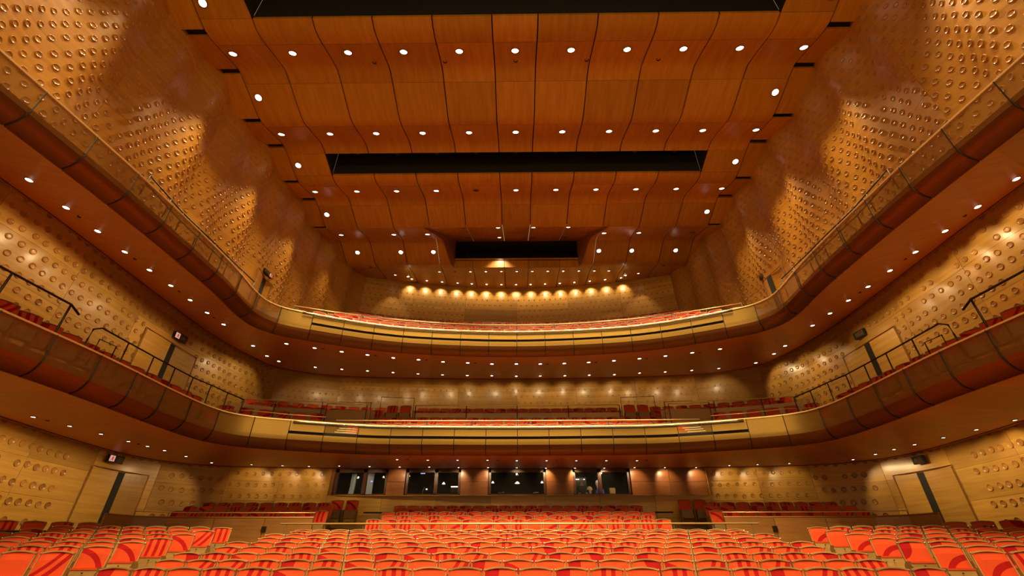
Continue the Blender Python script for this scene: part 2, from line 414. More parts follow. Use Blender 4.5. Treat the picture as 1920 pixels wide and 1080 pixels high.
def cpanel(xl, xr, y0, y1, zf=Z, gx=.02, gy=.006, mat=M_CEIL):
    """one veneer panel between two seams; xl, xr are functions of y"""
    y0 += gy; y1 -= gy; n = max(3, int((y1-y0)/.22)); p = MB(); m = 3; rows = []
    for i in range(n+1):
        y = y0+(y1-y0)*i/n; a, b = xl(y)+gx, xr(y)-gx
        if b-a < .02: b = a+.02
        rows.append([(a+(b-a)*k/m, y, zf(y)) for k in range(m+1)])
    p.grid(rows)
    for k in (0, m): p.grid([[r[k], (r[k][0], r[k][1], r[k][2]+.1)] for r in rows])
    for r in (rows[0], rows[-1]): p.grid([[q, (q[0], q[1], q[2]+.1)] for q in r])
    o = p.build('ceiling_panel', mat, ceiling)
    o.data.polygons.foreach_set('use_smooth', [i < n*m for i in range(len(o.data.polygons))])
    return o
edges = [-x for x in reversed(XS)]+XS
YB1 = [-5.5,-3.5,-1.6,.2,2.0,3.8,5.2]; YB2 = [7.67,8.55,10.2,11.9,13.65]; YB3 = [14.65,15.4,17.1,18.45]; YB4 = [18.45,20.35,22.3]
K = lambda v: (lambda y: v)
def band(ys, lo, hi):
    for a, b in zip(ys, ys[1:]):
        for i in range(lo, hi): cpanel(K(edges[i]), K(edges[i+1]), a, b)
band(YB1, 0, 11); band(YB2, 0, 11); band(YB3, 0, 11)
for i in (0, 10):
    for a, b in ((5.2, 7.67), (13.65, 14.65)): cpanel(K(edges[i]), K(edges[i+1]), a, b)
for a, b in zip(YB4, YB4[1:]):
    for i in (0, 1, 9, 10): cpanel(K(edges[i]), K(edges[i+1]), a, b)
    cpanel(K(edges[2]), lambda y: -max(4.46, recx(y)), a, b); cpanel(lambda y: max(4.46, recx(y)), K(edges[9]), a, b)
# the strips cut away by the wedge
yc = 19.22
cpanel(K(-4.46), lambda y: -recx(y), yc, 20.35); cpanel(lambda y: recx(y), K(4.46), yc, 20.35)
cpanel(K(-4.46), lambda y: -recx(y-.01), 20.35, 22.3); cpanel(lambda y: recx(y-.01), K(4.46), 20.35, 22.3)
for i in range(11):                                              # last strips run to the curved rear wall
    xm = edges[i]*.5+edges[i+1]*.5; ye = wall2y(max(abs(edges[i]), abs(edges[i+1])))+.25
    if i in (0, 10): ye = 24.0
    cpanel(K(edges[i]), K(edges[i+1]), 22.3, ye)
for sg in (-1, 1):                                               # outer strip with dark slots at each crease
    cr = [c[0] for c in CEIL if c[0] < 19]
    for a, b in zip(cr, cr[1:]):
        x0, x1 = sorted((sg*9.85, sg*10.95)); cpanel(K(x0), K(x1), a+.10, b-.10)
    x0, x1 = sorted((sg*9.85, sg*10.95)); cpanel(K(x0), K(x1), 18.5, 20.3); cpanel(K(x0), K(x1), 20.3, 23)
# wedge recess: its own rising panels, side cheeks, lip and projection slot
rece = [-4.7,-2.59,-.72,.72,2.59,4.7]
for i in range(5):
    for a, b in ((18.5, 20.3), (20.3, 22.3)):
        lf = (lambda y, v=rece[i]: max(v, -recx(min(y, 22.28)))); rf = (lambda y, v=rece[i+1]: min(v, recx(min(y, 22.28))))
        if i == 0: rf = K(-2.59)
        if i == 4: lf = K(2.59)
        cpanel(lf, rf, a, b, recz)
for sg in (-1, 1):
    p = MB(); rows = []
    for i in range(17):
        y = 18.3+(22.3-18.3)*i/16; x = sg*(recx(min(max(y, 18.46), 22.29)) or 4.75); lo = Z(y)-.03; hi = max(recz(y)+.05, lo)
        rows.append([(x, y, lo), (x, y, hi)])
    p.grid(rows); rows2 = [[(q[0]+sg*.05, q[1], q[2]) for q in r] for r in rows]; p.grid(rows2)
    p.grid([[r[0], s_[0]] for r, s_ in zip(rows, rows2)])
    p.build('recess_cheek', M_BROWN, ceiling)
pw = 3.68
for i in range(5):
    a, b = max(rece[i], -pw), min(rece[i+1], pw); p = MB(); p.box(((a+b)/2, 22.33, 15.32), (b-a-.02, .06, .66)); p.build('recess_lip', M_CEIL, ceiling)
p = MB(); p.box((0, 23.6, 16.3), (7.5, .05, 1.5)); p.box((0, 22.95, 16.92), (7.5, 1.3, .05)); p.box((0, 22.95, 15.5), (7.5, 1.3, .05))
for sg in (-1, 1): p.box((sg*3.72, 22.95, 16.2), (.05, 1.3, 1.5))
p.build('projection_slot', M_BLACK, ceiling)
p = MB()
for k in range(7): p.box((-3+k, 22.7, 16.2), (.03, .03, 1.2))
p.build('slot_mullion', M_STEEL, ceiling)
# lighting slots: black boxes above the two long openings
for (a, b) in ((5.2, 7.67), (13.65, 14.65)):
    zt = 16.6; p = MB()
    p.quad((-8.2, a, zt), (8.2, a, zt), (8.2, b, zt), (-8.2, b, zt))
    for y in (a-.01, b+.01): p.quad((-8.2, y, Z(y)-.0), (8.2, y, Z(y)-.0), (8.2, y, zt), (-8.2, y, zt))
    for x in (-8.2, 8.2): p.quad((x, a, Z(a)), (x, b, Z(b)), (x, b, zt), (x, a, zt))
    p.build('lighting_slot', M_BLACK, ceiling)

# ---------------------------------------------------------------- balconies
def seg_range(p, n): return [p.L*i/n for i in range(n+1)]
PROF = [(0, 0), (0, -.2), (0, -.42), (0, -.6), (.02, -.70), (.07, -.80), (.16, -.89), (.27, -.95), (.36, -DROP)]
def interp_prof(z0, z1):
    def oz(q):
        for (o, z), (o2, z2) in zip(PROF, PROF[1:]):
            if q >= z2: return o+(o2-o)*((q-z)/(z2-z))
        return PROF[-1][0]
    n = max(2, int((z0-z1)/.075))
    return [(oz(z0+(z1-z0)*i/n), z0+(z1-z0)*i/n) for i in range(n+1)]
def balcony(rim, wall, zt, zwall, label, cx, steps, soffit_cols):
    root = empty('balcony', (0, 0, 0), 0, label, 'balcony')
    P = Path(full(rim, 14)); n = int(P.L/1.14); ds = P.L/n
    ymin = 15.0
    def strip(a, b, z0, z1, name, mat, out=0.0, gap=.012):
        p = MB(); rows = []
        for i in range(6):
            d = a+gap+(b-a-2*gap)*i/5; q, nn = P.at(d)
            rows.append([tuple(q+nn*(o-out)+Vector((0, 0, zt+z))) for o, z in interp_prof(z0, z1)])
        p.grid(rows)
        th = [[tuple(Vector(v)+P.at(a+(b-a)*i/5)[1]*.015) for v in r] for i, r in enumerate(rows)]
        for k in (0, -1): p.grid([[rows[i][k], th[i][k]] for i in range(6)])
        for k in (0, -1): p.grid([rows[k], th[k]])
        o = p.build(name, mat, root, True); return o
    for i in range(n):
        a, b = i*ds, (i+1)*ds; q, _ = P.at((a+b)/2)
        if abs(q.x) < cx:
            op = zt == ZT1 and a <= P.near(6.55*(-1 if q.x < 0 else 1), 16.7) < b
            strip(a, b, -.02, -.365, 'fascia_panel', M_SEETHRU if op else M_GOLD, .03)
            if op:
                for k in range(4):
                    e_ = MB(); rows = []
                    for d in (a+.12+.07*k if q.x > 0 else a+.55-.07*k+.0, b-.42+.07*k if q.x > 0 else b-.08):
                        qq, nn = P.at(d); rows.append([tuple(qq+nn*(.05+.01*k)+Vector((0, 0, zt-.07-.07*k))), tuple(qq+nn*(.05+.01*k)+Vector((0, 0, zt-.088-.07*k)))])
                    e_.grid(rows); e_.build('lit_step_edge', M_STEPGLOW, root)
            strip(a, b, -.465, -.66, 'lower_panel', M_GOLD, .03)
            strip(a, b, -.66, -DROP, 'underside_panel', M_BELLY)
            s_ = MB(); rows = []
            for k in range(6):
                qq, nn = P.at(a+(b-a)*k/5); rows.append([tuple(qq+nn*.05+Vector((0, 0, zt-.33))), tuple(qq+nn*.05+Vector((0, 0, zt-.50)))])
            s_.grid(rows); s_.build('shadow_slot', M_BLACK, root)
        else:
            edge = abs(q.x) < cx+1.9 and q.y > 13.5
            strip(a, b, -.02, -.66, 'fascia_panel', M_GOLD if edge and q.y > 15.0 else M_BRONZE)
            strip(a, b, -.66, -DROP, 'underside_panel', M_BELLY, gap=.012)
        # joint following the panel edge
        q, nn = P.at(a); j = MB()
        j.tube([tuple(q+nn*(o-.02)+Vector((0, 0, zt+z))) for o, z in interp_prof(0, -DROP)], .014, 5); j.build('panel_joint', M_STEEL, root)
    # slab edge and parapet foot behind the mesh
    e = MB(); rows = []
    for i in range(len(P.P)):
        q = Vector((*P.P[i], 0)); nn = Vector((*P.N[i], 0))
        rows.append([tuple(q+nn*.14+Vector((0, 0, zt-.46))), tuple(q+nn*.16+Vector((0, 0, zt-.80))), tuple(q+nn*.40+Vector((0, 0, zt-DROP+.02)))])
    e.grid(rows); e.build('slab_edge', M_BROWN, root, True)
    t = MB(); rows = []
    for i in range(len(P.P)):
        q = Vector((*P.P[i], zt)); nn = Vector((*P.N[i], 0))
        rows.append([tuple(q+nn*a+Vector((0, 0, b))) for a, b in ((-.03, -.02), (-.03, .02), (.05, .02), (.05, -.02), (-.03, -.02))])
    t.grid(rows); t.build('top_rail', M_BRASS, root)
    # slim metal lighting bar in front of the middle panels
    t = MB(); pts = [P.at(P.L*i/200) for i in range(201)]
    t.tube([tuple(q-nn*.10+Vector((0, 0, zt-.05))) for q, nn in pts if abs(q.x) < cx], .022, 6); t.build('lighting_bar', M_SILVER, root, True)
    t = MB(); t.tube([tuple(q-nn*.085+Vector((0, 0, zt-.10))) for q, nn in pts if abs(q.x) < cx], .018, 6); t.build('cable_tray', M_STEEL, root, True)
    # floor of the level
    f = MB(); cols = []; base = full(rim, 10)
    for k, (d, z) in enumerate(steps):
        cols.append([(x, y, z) for x, y in offset(base, d)])
    f.grid([list(r) for r in zip(*cols)]); f.build('balcony_floor', M_FLOOR, root)
    # soffit in radial boards
    G = soffit_grid(rim, wall, zt-DROP, zwall); k = 0; per = max(1, (len(G)-1)//soffit_cols); i = 0
    while i < len(G)-1:
        j = min(i+per, len(G)-1)
        if len(G)-1-j < 2: j = len(G)-1
        rows = [[Vector(q) for q in G[r]] for r in range(i, j+1)]
        p = MB(); p.grid([[tuple(q) for q in r] for r in rows]); p.grid([[tuple(q+Vector((0, 0, .05))) for q in r] for r in rows])
        p.build('soffit_board', M_SOFF, root, True); i = j
    # dark shadow-gap between soffit and wall
    g = MB(); g.tube([(q[-1][0]*.93+q[0][0]*.07, q[-1][1]*.93+q[0][1]*.07, q[-1][2]*.93+q[0][2]*.07) for q in G], .018, 4); g.build('shadow_gap', M_GAP, root)
    return root, P, G
foot1 = [(.14,3.78),(1.25,3.78),(1.3,4.18),(2.25,4.18),(2.3,4.57),(3.3,4.57),(3.35,5.15),(4.25,5.15),(4.3,5.54),(5.9,5.54)]
foot2 = [(.14,7.80),(.6,7.92),(1.4,7.92),(1.45,8.46),(2.5,8.46),(2.55,9.17),(3.7,9.17),(3.75,9.83),(4.9,9.83),(4.95,10.58),(6.2,10.58),(6.25,11.34),(8.6,11.34)]
L1, P1, G1 = balcony(RIM1, WALL0, ZT1, 3.66, 'lower balcony with gold mesh front wrapping round the hall above the stalls', 8.15, foot1, 40)
L2, P2, G2 = balcony(RIM2, WALL1, ZT2, 8.3, 'upper balcony with gold mesh front just below the high timber ceiling', 8.25, foot2, 40)

# stepped floor of the stalls --------------------------------------
CROWS = [(8.2+.85*k, z) for k, z in enumerate((-.04,.077,.20,.327,.446,.57,.69,.80,.89))]
RROWS = [(17.4+.92*k, z) for k, z in enumerate((1.34,1.54,1.74,1.95,2.14))]
SROWS = [(8.9+.95*k, z, 7.99+.09*k) for k, z in enumerate((.20,.31,.42,.53,.66,.79,.92))]
fl = MB(); fl.box((0, 0, -1.75), (30, 16, .2)); fl.box((0, 16, -1.35), (30, 16, .2))
floor = fl.build('floor', M_FLOOR); tag(floor, kind='structure')
for y, z in CROWS:
    p = MB(); p.box((0, y, z-.93-.25), (15.0, .85, .5)); p.build('floor_step', M_FLOOR, floor)
p = MB(); p.box((0, 16.35, -.06-.2), (15, 1.7, .4)); p.build('cross_aisle', M_FLOOR, floor)
for k, (y, z) in enumerate(RROWS):
    d = .92 if k < 4 else 1.4
    p = MB(); p.box((0, y+(d-.92)/2, z-.93-.4), (16.2 if k > 2 else 12, d, .8)); p.build('floor_step', M_FLOOR, floor)
for sg in (-1, 1):
    for y, z, x in SROWS:
        a = R(12)*sg; M = Matrix.Translation((sg*(x-.35), y, z-.93)) @ Matrix.Rotation(-a if sg > 0 else -a, 4, 'Z')
        p = MB(); p.box((sg*3.3, 0, -.3), (6.8, .93, .6), 0, M); p.build('floor_step', M_FLOOR, floor)
    for k, (y, z) in enumerate(((17.95,1.66),(18.85,1.90),(19.75,2.12))):
        p = MB(); p.box((sg*9.9, y, z-.93-.4), (6.4, .9, .8)); p.build('floor_step', M_FLOOR, floor)

# parapets and rails in the stalls ---------------------------------
for sg, side in ((-1, 'left'), (1, 'right')):
    r = empty('parapet', (0, 0, 0), 0, f'low brown timber parapet before the raised rear seats, {side} side of the stalls', 'parapet')
    X = [6.95, 8.6, 10.3, 11.9, 12.75, 13.1]; Y = [17.25, 17.25, 17.2, 17.1, 16.7, 15.9]
    for i in range(5):
        p = MB(); g = .01; a = Vector((sg*(X[i]+g), Y[i], 0)); b = Vector((sg*(X[i+1]-g), Y[i+1], 0))
        n = Vector((-(b-a).y, (b-a).x, 0)).normalized()*.05
        for q, w in ((a-n, b-n), (a+n, b+n)): p.quad(q+Vector((0,0,-.3)), w+Vector((0,0,-.3)), w+Vector((0,0,1.34)), q+Vector((0,0,1.34)))
        for q in (a, b): p.quad(q-n+Vector((0,0,-.3)), q+n+Vector((0,0,-.3)), q+n+Vector((0,0,1.34)), q-n+Vector((0,0,1.34)))
        p.build('parapet_panel', M_BROWN, r)  # same timber as the balcony parapets; shade put into the darker brown
    p = MB(); p.tube([(sg*x, y, 1.36) for x, y in zip(X, Y)], .045, 6); p.build('capping', M_BROWN, r)
    p = MB(); p.tube([(sg*x, y, 1.52) for x, y in zip(X, Y)][:5], .016, 8); p.build('rail', M_BRASS, r, True)
    for i in range(5): p = MB(); p.tube([(sg*X[i], Y[i], 1.36), (sg*X[i], Y[i], 1.52)], .010, 6); p.build('post', M_STEEL, r)
    p = MB(); p.box((sg*8.55, 17.18, 1.02), (.16, .03, .16)); p.build('floor_socket', M_STEEL, r)
r = empty('handrail', (0, 16.5, 0), 0, 'long brass handrail standing across the aisle before the rear stalls seats', 'handrail')
p = MB(); p.tube([(-7.7, 0, 1.13), (7.72, 0, 1.13)], .026, 10); p.build('rail', M_BRASS, r, True)
for i in range(13): p = MB(); x = -7.5+i*1.25; p.tube([(x, 0, -.06), (x, 0, 1.12)], .012, 6); p.build('post', M_STEEL, r, True)
for sg in (-1, 1):
    r = empty('handrail', (0, 0, 0), 0, f"black steel handrail on posts before the wall seats at the {'left' if sg < 0 else 'right'} of the stalls", 'handrail')
    p = MB(); p.tube([(sg*14.6, 12.5, .70), (sg*12.3, 13.6, .76)], .022, 8); p.build('rail', M_STEEL, r, True)
    for t in (0, .33, .66, 1): p = MB(); x, y = sg*(14.6-2.3*t), 12.5+1.1*t; p.tube([(x, y, -.3), (x, y, .71+.06*t)], .016, 6); p.build('post', M_STEEL, r, True)
# ---------------------------------------------------------------- doors and exit signs
M_SIGNP = plain('sign_pink', (.9,.5,.42), .5, emit=(1,.45,.38), es=.55)
M_SIGNR = plain('sign_red', (.35,.01,.01), .5)
M_SIGNK = plain('sign_black', (.012,.014,.008), .4)
M_SIGND = plain('sign_dim', (.07,.06,.035), .5)
def door(name, wall, s0, s1, z0, z1, gap_at):
    root = empty(name); tag(root, kind='structure')
    sm = s0+(s1-s0)*gap_at
    for a, b in ((s0, sm-.13), (sm+.13, s1)):
        p = MB(); n = 4
        G = [[wall.pt(a+(b-a)*i/n, z, -.035) for z in (z0, z1)] for i in range(n+1)]; p.grid(G)
        G2 = [[wall.pt(a+(b-a)*i/n, z, .02) for z in (z0, z1)] for i in range(n+1)]
        for k in (0, -1): p.grid([G[k], G2[k]])
        p.grid([[g[1] for g in G], [g[1] for g in G2]])
        p.build('door_leaf', wall.mat, root)
    p = MB(); G = [[wall.pt(sm+d, z, -.05) for z in (z0, z1)] for d in (-.13, .13)]; G2 = [[wall.pt(sm+d, z, .05) for z in (z0, z1)] for d in (-.13, .13)]
    p.grid(G); p.grid([G[0], G2[0]]); p.grid([G[1], G2[1]]); p.grid([[G[0][1], G[1][1]], [G2[0][1], G2[1][1]]]); p.build('door_gap', M_BLACK, root)
    p = MB(); pts = [wall.pt(s0-.05, z0, -.03), wall.pt(s0-.05, z1+.04, -.03), wall.pt(sm, z1+.04, -.03), wall.pt(s1+.05, z1+.04, -.03), wall.pt(s1+.05, z0, -.03)]
    p.tube(pts, .022, 4); p.build('door_frame', M_BROWN, root)
door('door_1', w0, w0.p.near(-15.4, 17.25), w0.p.near(-15.2, 19.75), -.1, 3.05, .56)
door('door_2', w0, w0.p.L-w0.p.near(-15.2, 19.75), w0.p.L-w0.p.near(-15.4, 17.25), -.1, 3.0, .42)
door('door_3', w1, w1.p.near(-13.05, 14.45), w1.p.near(-13.0, 17.1), 4.6, 7.1, .5)
door('door_4', w1, w1.p.L-w1.p.near(-13.0, 17.1), w1.p.L-w1.p.near(-13.05, 14.45), 4.6, 7.0, .5)
door('door_5', w2, w2.p.near(-10.9, 15.2), w2.p.near(-10.9, 16.7), 8.2, 10.35, .62)
door('door_6', w2r, w2r.p.L-w2.p.near(-10.9, 16.7), w2r.p.L-w2.p.near(-10.9, 15.2), 8.2, 10.3, .4)
def sign(x, y, z, rz, label, pict=-1, lit=True, w=.62, h=.26):
    """wall box with a lit running-figure square at one end and a dim arrow field at the other"""
    r = empty('exit_sign', (x, y, z), rz, label, 'sign')
    p = MB(); p.box((0, .05, 0), (w, .10, h)); p.build('casing', M_SIGNK, r)
    px = pict*(w/2-h/2-.01)
    p = MB(); p.box((px, -.004, 0), (h-.06, .012, h-.06)); sq = p.build('pictogram', M_SIGNP if lit else M_SIGND, r)
    p = MB(); f = M_SIGNR
    p.lathe([(.018, -.014), (.018, -.010)], 10, 0, Matrix.Translation((px+.01, 0, .062)) @ Matrix.Rotation(R(-90), 4, 'X'))
    for a, b in (((.01,.04),(-.005,-.01)), ((-.005,-.01),(.03,-.04)), ((.03,-.04),(.02,-.08)), ((-.005,-.01),(-.03,-.045)), ((-.03,-.045),(-.06,-.05)), ((.01,.035),(.045,.01)), ((.01,.035),(-.03,.02))):
        p.tube([(px+a[0], -.014, a[1]), (px+b[0], -.014, b[1])], .011, 5)
    p.build('running_figure', f, sq)
    p = MB(); p.box((-px*.75, -.004, 0), (w-h-.05, .010, h-.08)); fld = p.build('arrow_field', M_SIGND, r)
    p = MB(); ax = -px*.75
    p.tube([(ax-.08, -.014, 0), (ax+.08, -.014, 0)], .008, 4); p.tube([(ax-.03*pict*-1+.0, -.014, .04), (ax+.08*-pict, -.014, 0), (ax-.03*pict*-1, -.014, -.04)], .008, 4)
    p.build('arrow', M_BROWN, fld)
sign(-15.22, 17.95, 3.42, R(80), 'exit sign with lit pink pictogram above the door left of the stalls', -1)
sign(-12.88, 15.75, 7.45, R(84), 'exit sign with lit pink pictogram above the door left of the lower balcony', -1)
sign(-10.58, 16.15, 10.62, R(84), 'small exit sign with pictogram at its far end, wall left of the upper balcony', 1, w=.55, h=.2)
sign(15.20, 18.35, 3.40, R(-88), 'unlit black exit sign above the door right of the stalls', 1, False, w=.5)
sign(12.88, 15.7, 7.42, R(-84), 'unlit black exit sign above the door right of the lower balcony', 1, False, w=.5)
sign(10.58, 16.6, 10.65, R(-84), 'unlit exit sign on the wall right of the upper balcony', 1, False, w=.45, h=.22)

# ---------------------------------------------------------------- control room band in the rear stalls wall
band_ = MB(); band_.box((0, 23.9, 3.1), (17.6, .06, 2.0)); band_.box((0, 22.7, 1.9), (17.6, 2.3, .06)); band_.box((0, 22.7, 3.95), (17.6, 2.3, .06))
for x in (-8.75, 8.75): band_.box((x, 22.7, 3.1), (.06, 2.3, 2))
cr = band_.build('trim_1', plain('room_dark', (.02,.018,.012), .8)); tag(cr, kind='structure')
M_PIER = wood('pier_veneer', (.26,.085,.022), (.36,.13,.035), (.6,.6,10), rough=.38, coat=.2)
M_FRAME = plain('window_frame', (.10,.035,.015), .4)
M_GLASS, t_, b_ = nodes('booth_glass'); b_.inputs['Alpha'].default_value = .16; b_.inputs['Roughness'].default_value = .03; b_.inputs['Base Color'].default_value = (.02,.02,.015,1)
YW = 21.52
piers = [(-8.42,-8.14),(-5.78,-4.98),(-2.52,-1.30),(1.26,2.44),(4.98,8.42)]
for a, b in piers:
    w_ = b-a; k = 1 if w_ < 2 else 2
    for i in range(k):
        p = MB(); x0, x1 = a+w_*i/k+.006, a+w_*(i+1)/k-.006
        for z0, z1 in ((2.57, 3.12), (3.13, 3.75)): p.box(((x0+x1)/2, YW+.09+(.10 if a > 4 else 0), (z0+z1)/2), (x1-x0, .12, z1-z0))
        p.build('pier_panel', M_PIER, cr)
p = MB(); p.box((8.36, YW+.02, 3.15), (.10, .16, 1.16)); p.build('end_reveal', M_BROWN, cr)
p = MB(); p.box((0, YW+.08, 2.565), (16.9, .26, .03)); p.build('window_ledge', M_WALL, cr)
wins = [(-8.14,-5.78,.56),(-4.98,-2.52,.55),(-1.30,1.26,0),(2.44,4.98,.47)]
for wi, (a, b, mull) in enumerate(wins):
    r = empty(f'window_{wi+1}'); tag(r, kind='structure'); fr = MB()
    y = YW+.22; zb, zt = 2.58, 3.70; t = .12
    fr.box(((a+b)/2, y, zt-.08), (b-a, .14, .18)); fr.box(((a+b)/2, y, zb+.03), (b-a, .14, .07))
    fr.box((a+t/2, y, 3.15), (t, .14, 1.1)); fr.box((b-t/2, y, 3.15), (t, .14, 1.1))
    if mull: fr.box((a+(b-a)*mull, y, 3.15), (.16, .14, 1.1))
    for sg, x in ((-1, a), (1, b)):
        fr.quad((x, YW+.02, zb), (x-sg*.02, y, zb), (x-sg*.02, y, zt), (x, YW+.02, zt))
    fo = fr.build('window_frame', M_FRAME, r)
    xs = [a+t, a+(b-a)*mull, b-t] if mull else [a+t, b-t]
    for c, d in zip(xs, xs[1:]):
        p = MB(); p.box(((c+d)/2, y, 3.12), (d-c, .012, .94)); p.build('window_pane', M_GLASS, r)
for x_, y_, z_, w_ in ((-7.3, 22.3, 3.3, 10), (3.5, 22.15, 3.3, 7), (4.5, 22.1, 3.3, 4)):      # unseen spots added to brighten the control rooms
    l_ = bpy.data.lights.new('booth_fill', 'SPOT'); l_.energy = w_*1.5; l_.spot_size = R(110); l_.spot_blend = .5; l_.color = (1, .93, .78); l_.shadow_soft_size = .05
    o_ = bpy.data.objects.new('booth_fill', l_); COL.objects.link(o_); o_.location = (x_, y_-.25, z_); o_.rotation_euler = (R(68), 0, 0)
M_PALE = plain('pale_door_paint', (.42,.42,.36), .6)
M_GLOW = plain('booth_lamp_glow', (1,1,.9), .5, emit=(1,.95,.8), es=1.6)
M_BLUE = plain('screen_glow', (.3,.4,1), .5, emit=(.45,.6,1), es=1.2)
t = empty('room_door', (-7.0, 23.0, 1.93), 0, 'pale door standing in the control room behind the first window from the left', 'door')
p = MB(); p.box((0, 0, 1.0), (.40, .05, 1.85)); p.build('door_leaf', M_PALE, t); p = MB(); p.tube([(-.12, -.05, .92), (-.12, -.05, 1.25)], .02, 6); p.build('handle', M_STEEL, t)
p = MB(); p.box((.12, -.04, 1.42), (.10, .02, .05)); p.build('notice_light', M_BLUE, t)
t = empty('curtain', (-7.75, 22.9, 1.93), 0, 'pale gathered curtain behind the first control room window', 'curtain')
p = MB(); p.grid([[(x*.05-.15+.06*(z > 1), .03*math.sin(x*2), z) for x in range(6)] for z in (0, .6, 1.2, 1.75)]); p.build('cloth', M_PALE, t, True)
def desk_lamp(x, z, label, w=.14, y=22.6):
    t = empty('hanging_lamp', (x, y, z), 0, label, 'lamp')
    p = MB(); p.lathe([(w*.25, .06), (w*.5, .03), (w, -.02), (w*.9, -.03), (.01, -.03)], 12); p.build('lamp_shade', M_GLOW, t)
    p = MB(); p.tube([(0, 0, .05), (0, 0, 3.9-z)], .006, 5); p.build('cord', M_STEEL, t)
desk_lamp(-1.15, 3.24, 'small glowing lamp near the left edge of the third control room window', .07)
desk_lamp(-.02, 3.22, 'glowing lamp hanging in the middle of the third control room window', .12)
desk_lamp(1.12, 3.24, 'small glowing lamp near the right edge of the third control room window', .07)
desk_lamp(-3.42, 3.20, 'small lamp glowing in the right half of the second control room window', .08)
for x, z, w, lab in ((-4.4, 3.62, .20, 'thin strip of blue and red indicator lights high in the second control room window'),):
    t = empty('indicator_panel', (x, 22.5, z), 0, lab, 'panel light'); p = MB(); p.box((0, 0, 0), (w, .03, .04)); p.build('housing', M_BLUE, t)
    p = MB(); p.box((.02, -.02, 0), (.04, .012, .03)); p.build('red_light', plain('red_glow', (1,.2,.1), .5, emit=(1,.2,.1), es=1.2), t)
t = empty('desk_monitor', (-2.85, 22.3, 2.72), 0, 'bright monitor edge glowing at the right of the second control room window', 'monitor')
p = MB(); p.box((0, 0, .30), (.36, .03, .05)); p.build('lit_edge', M_GLOW, t); p = MB(); p.box((0, .02, .18), (.38, .03, .24)); p.build('screen_back', M_STEEL, t); p = MB(); p.tube([(0, .02, -.82), (0, .02, .08)], .02, 6); p.build('stand', M_STEEL, t)
t = empty('desk_lamp', (-4.25, 22.3, 2.72), 0, 'bent desk lamp with small bright head in the second control room window', 'lamp')
p = MB(); p.tube([(-.05, 0, -.8), (-.05, 0, .1), (.02, 0, .30), (.10, 0, .22)], .012, 6); p.build('arm', M_SILVER, t); p = MB(); p.lathe([(.02, .03), (.05, -.02), (.01, -.03)], 10, 0, Matrix.Translation((.12, 0, .2))); p.build('lamp_head', M_GLOW, t)
t = empty('wall_lamp', (2.95, 23.5, 3.5), 0, 'glowing strip high on the wall of the fourth control room', 'lamp')
p = MB(); p.box((0, 0, 0), (.55, .05, .04)); p.build('tube', M_GLOW, t); p = MB(); p.box((0, .06, -.35), (.7, .03, .9)); p.build('wall_plate', plain('grey_plaster', (.16,.15,.11), .7), t)
M_PAPER = plain('paper', (.8,.76,.65), .7)
def papers(x, y, z, lab, n, cols):
    t = empty('script_stack', (x, y, z), 0, lab, 'papers')
    for i in range(n):
        p = MB(); p.box((i*.11, 0, .02+.015*i), (.12, .2, .02), 0, Matrix.Rotation(.2*i, 4, 'Z')); p.build('sheet', cols[i % len(cols)], t)
desk = empty('mixing_desk', (3.75, 22.3, 1.93), 0, 'dark mixing desk beneath the fourth control room window', 'desk')
p = MB(); p.box((0, 0, .68), (2.3, .7, .05)); p.build('desk_top', M_STEEL, desk)
for x in (-1.05, 1.05): p = MB(); p.box((x, 0, .33), (.05, .6, .66)); p.build('leg', M_STEEL, desk)
papers(4.55, 22.15, 2.635, 'colourful papers lying on the desk at the right of the fourth control room window', 3, [M_PAPER, plain('green_paper', (.2,.35,.15), .7), plain('tan_paper', (.6,.35,.15), .7)])
papers(4.0, 22.15, 2.635, 'white papers lit on the desk in the fourth control room', 3, [M_PAPER])
t = empty('equipment_case', (4.25, 22.3, 2.635), 0, 'tan cabinet lit by a desk light in the fourth control room', 'case')
p = MB(); p.box((0, 0, .16), (.24, .2, .30)); p.build('body', plain('tan_case', (.45,.28,.10), .5), t); p = MB(); p.tube([(-.08, 0, .31), (-.08, 0, .35), (.08, 0, .35), (.08, 0, .31)], .01, 5); p.build('handle', M_STEEL, t)
papers(.75, 22.3, 2.74, 'small pale items lying on the sill in the third control room window', 2, [M_PAPER])
papers(-.8, 22.3, 2.74, 'pale items at the left of the sill in the third control room window', 2, [M_PAPER])

